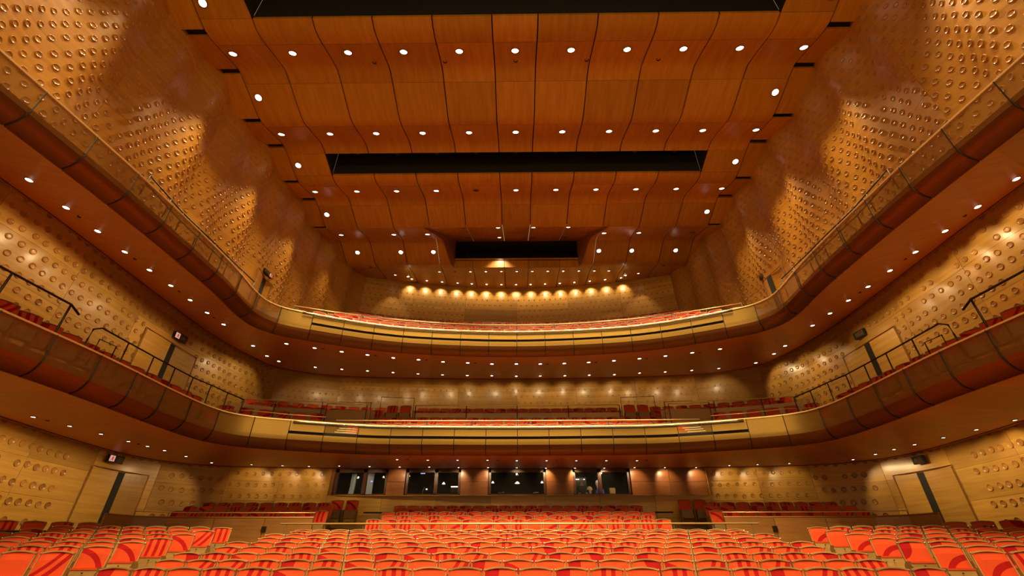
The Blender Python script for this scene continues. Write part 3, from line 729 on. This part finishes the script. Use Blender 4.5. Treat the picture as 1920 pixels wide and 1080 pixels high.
# people in the fourth control room
M_SKIN = plain('skin', (.55,.26,.15), .6)
def person(x, y, z, rz, shirt, hair, label, lean=0.0, hair_r=1.0):
    t = empty('person', (x, y, z), rz, label, 'person')
    V = [(0,0,.92),(0,-.02,1.12),(0,-.02-lean*.4,1.34),(0,-.02-lean*.6,1.47),(0,-.03-lean*.7,1.56),(0,-.04-lean*.75,1.66),(0,-.03-lean*.75,1.74)]
    Rr = [.145,.13,.16,.07,.062,.095,.07]; E_ = [(0,1),(1,2),(2,3),(3,4),(4,5),(5,6)]
    for sg in (-1, 1):
        n = len(V); ly = -.02-lean*.45
        V += [(sg*.19,ly,1.40),(sg*.25,ly-.05,1.14),(sg*.17,ly-.28,1.10),(sg*.13,ly-.36,1.11)]; Rr += [.065,.048,.038,.035]; E_ += [(2,n),(n,n+1),(n+1,n+2),(n+2,n+3)]
        n = len(V); V += [(sg*.10,0,.84),(sg*.11,-.02,.48),(sg*.11,.02,.08),(sg*.11,-.14,.04)]; Rr += [.10,.065,.045,.04]; E_ += [(0,n),(n,n+1),(n+1,n+2),(n+2,n+3)]
    me = bpy.data.meshes.new('body'); me.from_pydata(V, E_, []); o = bpy.data.objects.new('body', me); COL.objects.link(o)
    sk = o.modifiers.new('s', 'SKIN'); ss = o.modifiers.new('u', 'SUBSURF'); ss.levels = ss.render_levels = 2
    for i, q in enumerate(Rr): me.skin_vertices[0].data[i].radius = (q, q*.8)
    me.skin_vertices[0].data[0].use_root = True
    dg = bpy.context.evaluated_depsgraph_get(); nm = bpy.data.meshes.new_from_object(o.evaluated_get(dg)); bpy.data.objects.remove(o)
    nm.materials.clear(); [nm.materials.append(m) for m in (M_SKIN, shirt, M_STEEL)]
    for p in nm.polygons:
        c = p.center; p.material_index = 2 if c.z < .95 else (0 if (c.z > 1.47 or (abs(c.x) > .12 and c.y < -.25-lean*.3)) else 1); p.use_smooth = True
    b = link('body', nm, t)
    h = MB(); hx, hy, hz = 0, -.01-lean*.75, 1.70
    h.grid([[(hx+.108*hair_r*math.sin(a)*math.cos(w), hy+.02+.112*hair_r*math.sin(a)*math.sin(w), hz+.115*hair_r*math.cos(a)) for a in [i*.32 for i in range(6)]] for w in [j*math.pi/6 for j in range(13)]])
    h.build('hair', hair, t, True)
    f = MB()
    for sx_ in (-1, 1): f.lathe([(.012, 0), (.008, .008)], 8, 0, Matrix.Translation((sx_*.033, -.125-lean*.75, 1.665)) @ Matrix.Rotation(R(90), 4, 'X'))
    f.box((0, -.11-lean*.75, 1.605), (.05, .01, .01)); f.build('face_features', M_GAP, t)
    f = MB(); f.lathe([(.018, 0), (.006, .03)], 8, 0, Matrix.Translation((0, -.118-lean*.75, 1.635)) @ Matrix.Rotation(R(90), 4, 'X')); f.build('nose', M_SKIN, t)
person(2.98, 22.9, 1.66, 0, plain('dark_shirt', (.04,.03,.025), .8), plain('white_hair', (.75,.72,.65), .7), 'standing person with pale hair and dark clothes in the fourth control room')
person(3.28, 22.55, 1.22, R(30), plain('dark_jacket', (.03,.025,.02), .8), plain('blond_hair', (.62,.42,.14), .7), 'person with a round head of blond hair low in the fourth control room window', 0, 1.25)
person(3.88, 22.6, 1.50, R(-60), plain('blue_shirt', (.10,.14,.50), .8), plain('grey_hair', (.55,.54,.5), .7), 'grey-haired person in a blue shirt leaning over in the fourth control room', .35)

# ---------------------------------------------------------------- handrails on the balconies
def rail(label, pts, foot, r=.018, posts=None, mat=M_STEEL, low=None):
    t = empty('handrail', (0, 0, 0), 0, label, 'handrail')
    p = MB(); p.tube(pts, r, 8); p.build('rail', mat, t, True)
    if low: p = MB(); p.tube([(x, y, z-low) for x, y, z in pts], r*.8, 6); p.build('lower_rail', M_STEEL, t, True)
    for i in (posts if posts is not None else range(len(pts))):
        x, y, z = pts[i]; p = MB(); p.tube([(x, y, foot if not callable(foot) else foot(x, y)), (x, y, z)], r*.9, 6); p.build('post', M_STEEL, t, True)
    return t
for sg, sd in ((-1, 'left'), (1, 'right')):
    X = 10.62
    rail(f'black handrail, foremost of the pair along the {sd} side of the lower balcony', [(sg*X, y, z) for y, z in ((3.0,5.15),(4.6,5.16),(6.2,5.2),(7.9,5.25),(9.35,5.30))]+[(sg*(X+.12), 9.75, 5.24)], 4.1, posts=[0, 1, 2, 3, 4], r=.026)
    rail(f'long black handrail with bent start along the {sd} side of the lower balcony', [(sg*X, 10.15, 4.75), (sg*X, 10.17, 5.05), (sg*X, 10.38, 5.18), (sg*X, 11.3, 5.19), (sg*X, 12.3, 5.20), (sg*X, 13.25, 5.22), (sg*X, 14.15, 5.24), (sg*(X-.05), 15.05, 5.30), (sg*(X-.1), 16.0, 5.34), (sg*(X-.2), 16.9, 5.38)], 4.2, posts=[0, 3, 4, 5, 6, 7, 8, 9], r=.022)
    g = rail(f'small inner guard rail frame inside the bent rail, {sd} side of the lower balcony', [(sg*(X+.25), 10.7, 4.3), (sg*(X+.25), 10.7, 5.02), (sg*(X+.25), 11.25, 5.06), (sg*(X+.25), 11.25, 4.3)], 4.25, posts=[], r=.016)
    rail(f'black handrail rising above the parapet along the {sd} side of the upper balcony', [(sg*9.42, y, z) for y, z in ((8.4,8.56),(9.25,8.52),(9.8,8.50),(10.55,8.54),(11.35,8.58),(12.15,8.60),(12.95,8.64),(13.75,8.68))], 7.9, r=.02, low=.26)
    rail(f'black and brass rail before the seats at the {sd} of the lower balcony', [(sg*11.5, 17.0, 5.02), (sg*10.2, 17.25, 5.05), (sg*8.9, 17.7, 5.02), (sg*7.6, 18.0, 5.0)], 4.3, r=.018, mat=M_BRASS)
    rail(f'brass rail on the parapet of the rear seats, {sd} part of the lower balcony', [(sg*11.9, 19.2, 6.15), (sg*10.6, 19.55, 6.18), (sg*8.7, 19.95, 6.22), (sg*6.6, 20.2, 6.26)], 5.4, r=.018, mat=M_BRASS)
    rail(f'slim brass rail over the stairs opening, {sd} part of the lower balcony', [(sg*8.2, 19.3, 5.95), (sg*6.5, 19.4, 5.92)], 4.9, r=.016, mat=M_BRASS)
    rail(f'slim dark guard rail around the two stair-head seats, {sd} part of the lower balcony', [(sg*6.2, 20.3, 6.55), (sg*4.7, 20.35, 6.5)], 4.9, r=.013)
    rail(f'brass rail along the {sd} end of the upper balcony rear seats', [(sg*9.0, 16.0, 8.95), (sg*7.8, 16.55, 8.99), (sg*6.6, 17.0, 9.02)], 8.2, r=.02, mat=M_BRASS)
rail('long brass rail before the middle seats of the lower balcony', [(x, 17.62+.10*(1-(x/7)**2), 4.76) for x in (-7,-5.25,-3.5,-1.75,0,1.75,3.5,5.25,7)], 4.0, r=.022, mat=M_BRASS)
rail('brass rail on the parapet before the rear middle seats of the lower balcony', [(x, 20.3+.12*(1-(x/6)**2), 6.17) for x in (-4.6,-2.3,0,2.3,4.6)], 5.0, r=.02, mat=M_BRASS)
rail('long brass rail before the middle seats of the upper balcony', [(x, 19.3-.02*x*x, 9.68) for x in (-7,-5.25,-3.5,-1.75,0,1.75,3.5,5.25,7)], 8.6, r=.022, mat=M_BRASS)
# parapets inside the balconies
def curved_parapet(label, pts, z0, z1, n=1):
    t = empty('parapet', (0, 0, 0), 0, label, 'parapet')
    for a, b in zip(pts, pts[1:]):
        A, B = Vector((*a, 0)), Vector((*b, 0)); d = (B-A).normalized(); A += d*.006; B -= d*.006; nn = Vector((-d.y, d.x, 0))*.04
        za = z0[0]; p = MB()
        for o1, o2 in ((-nn, -nn), (nn, nn)): p.quad(A+o1+Vector((0,0,z0)), B+o2+Vector((0,0,z0)), B+o2+Vector((0,0,z1)), A+o1+Vector((0,0,z1))) if False else None
        p.quad(A-nn+Vector((0,0,z0[0])), B-nn+Vector((0,0,z0[0])), B-nn+Vector((0,0,z1)), A-nn+Vector((0,0,z1)))
        p.quad(A+nn+Vector((0,0,z0[0])), B+nn+Vector((0,0,z0[0])), B+nn+Vector((0,0,z1)), A+nn+Vector((0,0,z1)))
        p.quad(A-nn+Vector((0,0,z1)), B-nn+Vector((0,0,z1)), B+nn+Vector((0,0,z1)), A+nn+Vector((0,0,z1)))
        for q in (A, B): p.quad(q-nn+Vector((0,0,z0[0])), q+nn+Vector((0,0,z0[0])), q+nn+Vector((0,0,z1)), q-nn+Vector((0,0,z1)))
        p.build('parapet_panel', M_PARA, t)
curved_parapet('brown timber parapet across the middle of the lower balcony', [(x, 20.45+.12*(1-(x/6)**2)) for x in (-4.7,-3.1,-1.55,0,1.55,3.1,4.7)], (4.9,), 5.86)
for sg, sd in ((-1, 'left'), (1, 'right')):
    P_ = [(12.2,19.0),(10.7,19.65),(8.7,20.1),(6.4,20.35)]
    curved_parapet(f'brown timber parapet before the rear seats at the {sd} of the lower balcony', [(sg*a, b) for a, b in P_], (4.6,), 5.90)
    curved_parapet(f'brown timber stair enclosure at the {sd} of the lower balcony', [(sg*8.3, 19.5), (sg*6.35, 19.55)], (4.6,), 5.72)
curved_parapet('brown timber parapet across the upper balcony', [(x, 19.45-.021*x*x) for x in (-8.5,-7,-5.25,-3.5,-1.75,0,1.75,3.5,5.25,7,8.5)], (8.5,), 9.55)
# ---------------------------------------------------------------- theatre seats
TI = .24                                                  # backrest recline
def lean(x, z, dy=0): return (x, .10+(z-.45)*TI+dy, z)
def back_pad(n=6, m=4):
    b = MB(); G = []; U = []
    for i in range(n+1):
        x = -.225+.45*i/n; top = .905+.028*(1-(x/.225)**2); dish = -.018*(1-(x/.225)**2)*-1
        G.append([lean(x*(1 if j < m else .985), .47+(top-.47)*j/m, dish-.03+(.022 if j in (0, m) or i in (0, n) else 0)) for j in range(m+1)])
    for i in range(n):
        for j in range(m):
            q = [G[i][j], G[i+1][j], G[i+1][j+1], G[i][j+1]]
            b.quad(*q, 0, [(p[0], p[2]) for p in q])
    return b
def back_shell():
    b = MB(); n = 8; o = []; 
    def out(x, w): return .925+.032*(1-(x/.24)**2)
    for side in (-.012, .018):
        o.append([lean(-.245, .40, side)]+[lean(-.245+.49*i/n, out(-.245+.49*i/n, 0), side) for i in range(n+1)]+[lean(.245, .40, side)])
    b.grid(o)                                              # visible rim
    inn = [lean(-.226, .42, -.012)]+[lean(-.226+.452*i/n, out(-.245+.49*i/n, 0)-.020, -.012) for i in range(n+1)]+[lean(.226, .42, -.012)]
    b.grid([inn, o[0]])
    e = len(b.v); b.v += o[1]; b.face([e+i for i in range(len(o[1]))])
    return b
def cushion(): 
    b = MB(); M = Matrix.Translation((0, .02, .235)) @ Matrix.Rotation(R(-6), 4, 'X')
    b.box((0, .03, .155), (.44, .06, .33), 0, M); b.box((0, .012, .325), (.445, .09, .03), 0, M)
    b.uv = [[(0, 0)]*4 for _ in b.f]; return b
def underside():
    b = MB(); M = Matrix.Translation((0, .02, .235)) @ Matrix.Rotation(R(-6), 4, 'X')
    b.box((0, -.014, .15), (.43, .022, .33), 0, M); b.box((0, -.04, .02), (.40, .05, .05), 0, M); return b
def knob():
    b = MB(); M = Matrix.Translation((0, .00, .50)) @ Matrix.Rotation(R(90), 4, 'X'); b.lathe([(.014, 0), (.012, .02), (.005, .024)], 8, 0, M); return b
def support(sg):
    b = MB(); x = sg*.268
    P = [(-.10, .0), (.16, .0), (.20, .50), (.14, .56), (-.06, .56), (-.12, .50)]
    n = len(b.v)
    for dx in (-.008, .008): b.v += [(x+dx, y, z) for y, z in P]
    k = len(P); b.face([n+i for i in range(k)][::-1]); b.face([n+k+i for i in range(k)])
    for i in range(k): j = (i+1) % k; b.face((n+i, n+j, n+k+j, n+k+i))
    return b
def arm_cap(sg): b = MB(); b.box((sg*.268, .0, .572), (.016, .24, .022)); return b
def bolt(sg): 
    b = MB(); p = lean(sg*.252, .915, -.018); b.lathe([(.012, -.004), (.012, .008), (.004, .012)], 8, 0, Matrix.Translation(p) @ Matrix.Rotation(R(90), 4, 'X')); return b
PAD = back_pad(); SHELL = back_shell(); CU = cushion(); UN = underside(); KN = knob()
PADL = back_pad(3, 2)
for b_ in (PAD, SHELL, CU, UN, PADL): b_.v = [(v[0]*1.065, v[1], v[2]) for v in b_.v]
PADM = [PAD.mesh('backrest', m, True) for m in FAB]
ME = {k: b.mesh(k, m) for k, b, m in (('back_shell', SHELL, M_TRIM), ('seat_cushion', CU, M_ORANGE), ('seat_base', UN, M_PAN), ('knob', KN, M_STEEL))}
SUP = [support(s).mesh('side_support', M_PAN) for s in (-1, 1)]; CAP = [arm_cap(s).mesh('armrest', M_TRIM) for s in (-1, 1)]; BO = [bolt(s).mesh('bolt', M_SILVER) for s in (-1, 1)]
SEATS = []          # x, y, floor z, turn, label, group, pattern
def add_seat(x, y, ztop, a, label=None, group=None): SEATS.append((x, y, ztop-.945, a, label, group, random.choice((0, 0, 1, 2, 3, 4, 5, 6, 7))))
for k, (y, z) in enumerate(CROWS):
    n = 24 if k % 2 == 0 else 23
    for i in range(n): add_seat((i-(n-1)/2)*.555, y, z, 0, f'orange seat {ORD[i]} from the left in the {ORD[k]} row of the central stalls', 'central stalls seats')
for sg, sd in ((-1, 'left'), (1, 'right')):
    for k, (y, z, x) in enumerate(SROWS):
        a = R(12)
        for i in range(8): add_seat(sg*(x+i*.575*math.cos(a)), y-i*.575*math.sin(a), z+(0 if i else 0), sg*-a if False else (-a if sg > 0 else a), f'orange seat {ORD[i]} from the aisle in the {ORD[k]} row of the {sd} side stalls', f'{sd} side stalls seats')
    for i in range(6): add_seat(sg*(9.7+i*.57), 15.4-i*.12, 1.0, -R(12) if sg > 0 else R(12))
    for i in range(5): add_seat(sg*(12.55+i*.56), 14.75-i*.27, 1.06, -R(25) if sg > 0 else R(25))
    for i, x in enumerate((6.94, 7.58)): add_seat(sg*x, 20.75, 2.32, 0)
    for k, (y, z, x0, n) in enumerate(((17.95,1.66,7.1,10),(18.85,1.90,7.3,10),(19.75,2.12,7.75,9))):
        for i in range(n): add_seat(sg*(x0+i*.575), y, z, 0)
for k, (y, z) in enumerate(RROWS):
    n = 19 if k % 2 == 0 else 18
    for i in range(n): add_seat((i-(n-1)/2)*.555, y, z, 0)
NST = len(SEATS)
# lower balcony
for k, (y, z, hw) in enumerate(((17.95,4.74,12),(19.0,5.16,11),(19.95,5.55,11))):
    for i in range(2*hw): add_seat((i-hw+.5)*.555, y-.006*((i-hw)*.5)**2, z, 0)
for i in range(18): add_seat((i-8.5)*.54, 21.9-.008*((i-9)*.5)**2, 6.52, 0)
for i in range(18): add_seat((i-8.5)*.54, 21.05-.008*((i-9)*.5)**2, 6.14, 0)
for sg in (-1, 1):
    for i in (0, 1): add_seat(sg*(5.25+i*.62), 21.0, 6.42, 0)
    for i in range(6): add_seat(sg*(8.35+i*.62), 18.75-.13*i-.02*i*i, 5.42, -sg*R(10+3*i))
    for i in range(6): add_seat(sg*(8.2+i*.62), 18.0-.16*i-.02*i*i, 4.95, -sg*R(10+3*i))
    for i in range(10): add_seat(sg*(6.6+i*.60), 21.55-.035*i*i*.35-.05*i, 6.50, -sg*R(5+3*i))
    for i in range(9): add_seat(sg*(6.5+i*.60), 20.75-.035*i*i*.35-.05*i, 6.13, -sg*R(5+3*i))
    for i in range(17): add_seat(sg*11.35, 6.4+i*.58, 5.10+max(0, i-9)*.012, -sg*R(62))
# upper balcony
rp = Path(full(RIM2, 14))
for off, z, xm in ((1.0,8.87,8.9),(1.9,9.40,8.7),(3.1,10.12,8.6),(4.3,10.78,8.6),(5.6,11.53,8.6),(6.9,12.29,8.9)):
    q = Path(offset(full(RIM2, 14), off)); n = int(q.L/.56); 
    for i in range(n):
        p, nn = q.at((i+.5)*q.L/n)
        if abs(p.x) < xm and p.y > 14.5: add_seat(p.x, p.y, z, math.atan2(-nn.x, nn.y))
def metric(s):
    x, y, z = s[0], s[1], s[2]+.8; zc = y*.854+z*.52; u = 960+853*x/zc
    return (zc if -30 < u < 1950 else 999)
order = sorted(range(len(SEATS)), key=lambda i: (metric(SEATS[i]) if SEATS[i][4] else 1e4))
IND = set(i for i in order[:306] if metric(SEATS[i]) < 900)
far = MB(); slots = FAB+[M_TRIM, M_ORANGE, M_PAN]; nf = len(FAB)
for i, (x, y, z, a, label, group, pat) in enumerate(SEATS):
    if i in IND:
        t = empty('theatre_seat', (x, y, z), a, label, 'seat', group)
        link('backrest', PADM[pat], t); sh = link('back_shell', ME['back_shell'], t)
        for s in (0, 1): link('bolt', BO[s], sh)
        link('seat_cushion', ME['seat_cushion'], t); ub = link('seat_base', ME['seat_base'], t); link('knob', ME['knob'], ub)
        for s in (0, 1): link('side_support', SUP[s], t); link('armrest', CAP[s], t)
    else:
        M = Matrix.Translation((x, y, z)) @ Matrix.Rotation(a, 4, 'Z')
        far.add(PADL, M, {0: pat}); far.add(SHELL, M, {0: nf}); far.add(CU, M, {0: nf+1}); far.add(UN, M, {0: nf+2})
        for s in (-1, 1): far.add(support(s), M, {0: nf+2})
o = far.build('distant_seats', slots); tag(o, 'rows of small red and orange seats in the rear stalls and on both balconies', 'seats', kind='stuff')

# ---------------------------------------------------------------- ceiling lamps
def spot(parent, loc, W, cone, blend, rad, aim=None, color=(1.0, .72, .36)):
    l = bpy.data.lights.new('lamp_beam', 'SPOT'); l.energy = W; l.spot_size = R(cone); l.spot_blend = 1.0 if cone < 60 else blend; l.shadow_soft_size = rad; l.color = color
    o = bpy.data.objects.new('lamp_beam', l); COL.objects.link(o); o.parent = parent; o.location = loc
    if aim: o.rotation_euler = Vector(aim).to_track_quat('-Z', 'Y').to_euler()
TR, LE = {}, {}
def lampmesh(r):
    k = round(r, 3)
    if k not in TR:
        b = MB(); b.lathe([(r*1.28, .01), (r*1.28, -.012), (r*1.08, -.016), (r, .006), (r*.98, .05)], 16); TR[k] = b.mesh('trim_ring', M_LAMPTRIM, True)
        b = MB(); b.lathe([(r*1.0, .004), (r*.7, -.006), (.01, -.010)], 14); LE[k] = (b.mesh('lens', M_LAMP, True), b.mesh('lens', M_HOLE, True))
    return TR[k], LE[k]
def downlight(x, y, z, r, label, group, W, cone=68, on=True, tilt=0, aim=None, name='downlight', below=.06):
    t = empty(name, (x, y, z), 0, label, 'light', group); t.rotation_euler = (tilt, 0, 0)
    a, b = lampmesh(r); link('trim_ring', a, t); link('lens', b[0 if on else 1], t)
    if on and W: spot(t, (0, 0, -below), W, cone, .6, r*.9, aim)
def slope(y): return math.atan((Z(y+.1)-Z(y-.1))/.2)
def crow(y, xs, what, W, r=.115, off=(), zf=Z):
    n = 0
    for i, x in enumerate(xs):
        on = i not in off
        downlight(x, y, zf(y)-.012, r, f"{'lit' if on else 'unlit'} ceiling downlight, {ORD[i]} from the left in {what}", f'ceiling lights in {what}', W, 68 if abs(x) < 9 else 54, on=on, tilt=math.atan((zf(y+.05)-zf(y-.05))/.1))
S = 1.88
row11 = [-9.55]+[S*i for i in range(-4, 5)]+[9.65]
row11b = [-9.5]+[S*i for i in range(-4, 5)]+[9.65]
crow(8.93, row11, 'the front ceiling row', CEIL_LAMP_W)
crow(5.2-.5, row11, 'the ceiling row before the front slot', CEIL_LAMP_W)
crow(12.42, row11b, 'the second ceiling row', CEIL_LAMP_W)
crow(15.92, row11b, 'the ceiling row behind the long black slot', CEIL_LAMP_W*.55, off=(4,))
crow(19.4, [-9.45, -6.6, -4.78, 4.72, 6.58, 9.45], 'the broken row flanking the recess', CEIL_LAMP_W*.28, off=(5,))
crow(21.0, [-9.05, -6.58, -4.72, 4.68, 6.54, 9.02], 'the rear row flanking the recess', CEIL_LAMP_W*.28)
for i, y in enumerate((7.25, 10.66, 14.16, 17.58)):
    for sg, sd in ((-1, 'left'), (1, 'right')): downlight(sg*9.55, y, Z(y)-.012, .115, f'single lit downlight by the {sd} ceiling edge, {ORD[i]} from the stage', 'lights on the ceiling edges', CEIL_LAMP_W*.7, 54, tilt=slope(y))
crow(18.7, [-2.78, -.95, .9, 2.72], 'the recess front row', CEIL_LAMP_W*.25, off=(0,), zf=recz)
crow(21.12, [-2.85, -.98, .92, 2.82], 'the recess rear row', CEIL_LAMP_W*.2, off=(0, 2, 3), zf=recz)
crow(23.08, [-4.68+.94*i for i in range(11)]+[5.6], 'the small row behind the recess', 70, r=.07, off=(1,))
crow(23.55, [-7.5, 7.5], 'the far pair beside the small row', 90, r=.07)
crow(22.3-.06, [-8.62, 8.66], 'the dark pair in the rear corners', 0, r=.09, off=(0, 1))
R7 = [(-6.60,23.79),(-5.69,24.08),(-4.75,24.32),(-3.78,24.48),(-2.88,24.65),(-1.93,24.78),(-.98,24.85),(-.03,24.88),(.91,24.85),(1.84,24.80),(2.78,24.70),(3.70,24.58),(4.66,24.42),(5.60,24.20),(6.56,23.96)]
for i, (x, y) in enumerate(R7):
    yy = wall2y(abs(x))-.62; nn = Vector((.041*x, 1, 0)).normalized()
    downlight(x, yy, Z(yy)-.012, .06, f'tiny wall-washing downlight, {ORD[i]} from the left in the curved rearmost ceiling row', 'curved row of wall washers', WALLWASH_W, cone=75, aim=(nn.x*1.1, nn.y*1.1, -1))
for i, x in enumerate((-4.9, -2.44, .02, 2.48, 4.96)):
    t = empty('sprinkler', (x, 9.4, Z(9.4)-.01), 0, f'small dark round opening, {ORD[i]} of five from the left beside the front ceiling lights', 'ceiling opening')
    b = MB(); b.lathe([(.075, .02), (.075, -.006), (.05, -.008), (.045, .02)], 12); b.build('ring', M_HOLE, t)
for sg, sd in ((-1, 'left'), (1, 'right')):
    t = empty('stage_spotlight', (sg*6.5, 23.0, Z(23.0)), 0, f'small bright theatre spotlight on a bracket under the rear ceiling, {sd} of the recess', 'light')
    b = MB(); b.tube([(0, 0, 0), (0, 0, -.22)], .018, 6); b.tube([(-.09, 0, -.36), (-.09, 0, -.22), (.09, 0, -.22), (.09, 0, -.36)], .012, 5); b.build('bracket', M_SILVER, t)
    b = MB(); b.lathe([(.05, .12), (.075, .08), (.08, -.12), (.07, -.12)], 12, 0, Matrix.Translation((0, 0, -.38)) @ Matrix.Rotation(R(60), 4, 'X')); b.build('housing', M_SILVER, t, True)
    b = MB(); b.lathe([(.07, 0), (.03, .012)], 12, 0, Matrix.Translation((0, -.11, -.44)) @ Matrix.Rotation(R(60+180), 4, 'X')); b.build('lens', M_LAMP, t)
    spot(t, (0, -.16, -.47), 160, 80, .6, .06, aim=(0, -.6, -1))
# lamps in the balcony soffits
L2s = [(-11.61,7.80),(-11.57,8.79),(-11.51,9.75),(-11.47,10.71),(-11.38,11.64),(-11.27,12.51),(-11.19,13.42),(-11.10,14.28),(-10.98,15.15),(-11.01,17.35),(-11.12,18.74),(-10.95,19.50)]
L2f = [(-9.06,16.32),(-8.09,16.70),(-7.12,17.06),(-6.17,17.41),(-5.19,17.78),(-4.18,18.04),(-3.19,18.39),(-2.14,18.56),(-1.10,18.77),(-0.03,18.77),(1.02,18.81),(2.07,18.76),(3.12,18.63),(4.17,18.41),(5.20,18.13),(6.21,17.82),(7.22,17.49),(8.24,17.16)]
L2b = [(-9.53,20.19),(-8.33,20.40),(-7.17,20.62),(-6.02,20.93),(-4.86,21.21),(-3.69,21.45),(-2.48,21.58),(-1.26,21.64),(-0.04,21.80),(1.16,21.77),(2.39,21.75),(3.60,21.68),(4.84,21.63),(6.01,21.32),(7.22,21.17),(8.45,20.98),(9.71,20.84)]
L2r = [(12.18,8.23),(12.09,9.22),(12.03,10.22),(11.88,11.16),(11.78,12.12),(11.68,13.04),(11.54,13.89),(11.38,14.74),(11.26,15.68),(11.35,17.86),(11.42,18.93),(11.23,20.24)]
L1s = [(-14.3,10.9),(-14.0,11.8),(-13.71,12.75),(-13.45,13.68),(-13.22,14.60),(-13.08,15.60),(-12.92,16.30),(-12.79,17.00),(-12.73,18.14),(-12.63,19.65)]
L1b = [(-11.2,20.1),(-10.0,20.35),(-8.95,20.55),(-7.59,20.38),(-6.34,20.55),(-5.09,20.73),(-3.81,20.74),(-2.57,20.94),(-1.29,20.96),(-0.04,21.08),(1.24,21.19),(2.52,21.22),(3.81,21.25),(5.10,21.09),(6.43,21.13),(7.81,21.18),(9.0,20.55),(10.1,20.35),(11.3,20.1)]
L1f = [(-4.66,18.44),(-3.50,18.59),(-2.34,18.60),(-1.17,18.61),(-0.03,18.77),(1.14,18.80),(2.31,18.82),(3.49,18.86),(4.70,18.89)]
L1r = [(14.56,13.56),(14.32,14.60),(14.07,15.58),(13.83,16.54),(13.65,17.30),(13.57,18.18),(13.45,19.32)]
def soff_z(G, x, y):
    best = None
    for i in range(len(G)-1):
        r, s_ = G[i], G[i+1]
        for j in range(len(r)-1):
            q = (r[j], s_[j], s_[j+1], r[j+1]); xs = [p[0] for p in q]; ys = [p[1] for p in q]
            d = math.hypot(x-sum(xs)/4, y-sum(ys)/4)
            if best is None or d < best[0]: best = (d, q)
    q = [Vector(p) for p in best[1]]; n = (q[2]-q[0]).cross(q[3]-q[1]); c = (q[0]+q[1]+q[2]+q[3])/4
    return c.z-(n.x*(x-c.x)+n.y*(y-c.y))/n.z
def soffrow(G, L, what, W, r, k0='stage end', aimf=None):
    for i, (x, y) in enumerate(L):
        downlight(x, y, soff_z(G, x, y)-.01, r, f'small white downlight, {ORD[i]} from the {k0}, in {what}', what, W, cone=92, aim=aimf(x, y) if aimf else None)
to_wall = lambda x, y: (x*.05, 1.5, -1)
soffrow(G2, L2s, 'the left arm of the upper soffit', SOFFIT_LAMP_W*.7, .075, aimf=lambda x, y: (-1.2, 0, -1))
soffrow(G2, L2r, 'the right arm of the upper soffit', SOFFIT_LAMP_W*.7, .075, aimf=lambda x, y: (1.2, 0, -1))
soffrow(G2, L2f, 'the front curve of the upper soffit', SOFFIT_LAMP_W*.6, .075, 'left')
soffrow(G2, L2b, 'the rear curve of the upper soffit', SOFFIT_LAMP_W*.45, .065, 'left', to_wall)
soffrow(G1, L1s, 'the left arm of the lower soffit', SOFFIT_LAMP_W*1.0, .07, aimf=lambda x, y: (-1.2, 0, -1))
soffrow(G1, L1r, 'the right arm of the lower soffit', SOFFIT_LAMP_W*1.0, .07, aimf=lambda x, y: (1.2, 0, -1))
soffrow(G1, L1b, 'the rear curve of the lower soffit', SOFFIT_LAMP_W*.5, .06, 'left', to_wall)
soffrow(G1, L1f, 'the front curve of the lower soffit', SOFFIT_LAMP_W*1.3, .06, 'left')
for G, L, what, idx, dx, dy in ((G2, L2f, 'front curve of the upper soffit', (1, 3, 5, 7, 10, 12, 14, 16), .32, .05), (G2, L2s, 'left arm of the upper soffit', (1, 3, 5, 7), .05, .35), (G2, L2r, 'right arm of the upper soffit', (1, 3, 5), -.05, .35), (G1, L1f, 'front curve of the lower soffit', (0, 3, 5, 8), .4, .05), (G1, L1s, 'left arm of the lower soffit', (2, 5), .05, .4)):
    for j, i in enumerate(idx):
        x, y = L[i][0]+dx, L[i][1]+dy
        t = empty('sprinkler', (x, y, soff_z(G, x, y)-.008), 0, f'small dark round opening, {ORD[j]} beside the lamps in the {what}', 'ceiling opening')
        b = MB(); b.lathe([(.05, .02), (.05, -.006), (.035, -.008), (.03, .02)], 10); b.build('ring', M_HOLE, t)
# equipment in the two black ceiling slots
for (y0, z0, cnt, nm) in ((14.15, 15.75, 9, 'the long black slot behind the second light row'), (6.5, 15.8, 11, 'the wide front slot')):
    t = empty('lighting_truss', (0, y0, z0), 0, f'dark lighting bar inside {nm}', 'truss')
    for dz in (0, .3):
        b = MB(); b.tube([(-8.0, 0, dz), (8.0, 0, dz)], .025, 6); b.build('chord', M_STEEL, t)
    for i in range(17): b = MB(); b.tube([(-8+i, 0, 0), (-7.5+i, 0, .3)], .014, 5); b.build('brace', M_STEEL, t)
    for i in range(cnt):
        x = -7+14*i/(cnt-1)
        q = empty('slot_fixture', (x, y0-.1, z0-.12), 0, f'dark lamp, {ORD[i]} from the left in {nm}', 'light', f'lamps in {nm}')
        b = MB(); b.lathe([(.04, .16), (.10, .12), (.11, -.12), (.09, -.12)], 10, 0, Matrix.Rotation(R(30), 4, 'X')); b.build('housing', M_STEEL, q, True)
        b = MB(); b.lathe([(.012, 0), (.004, -.01)], 8, 0, Matrix.Translation((0, -.06, -.13))); b.build('indicator', M_LAMPTRIM, q)
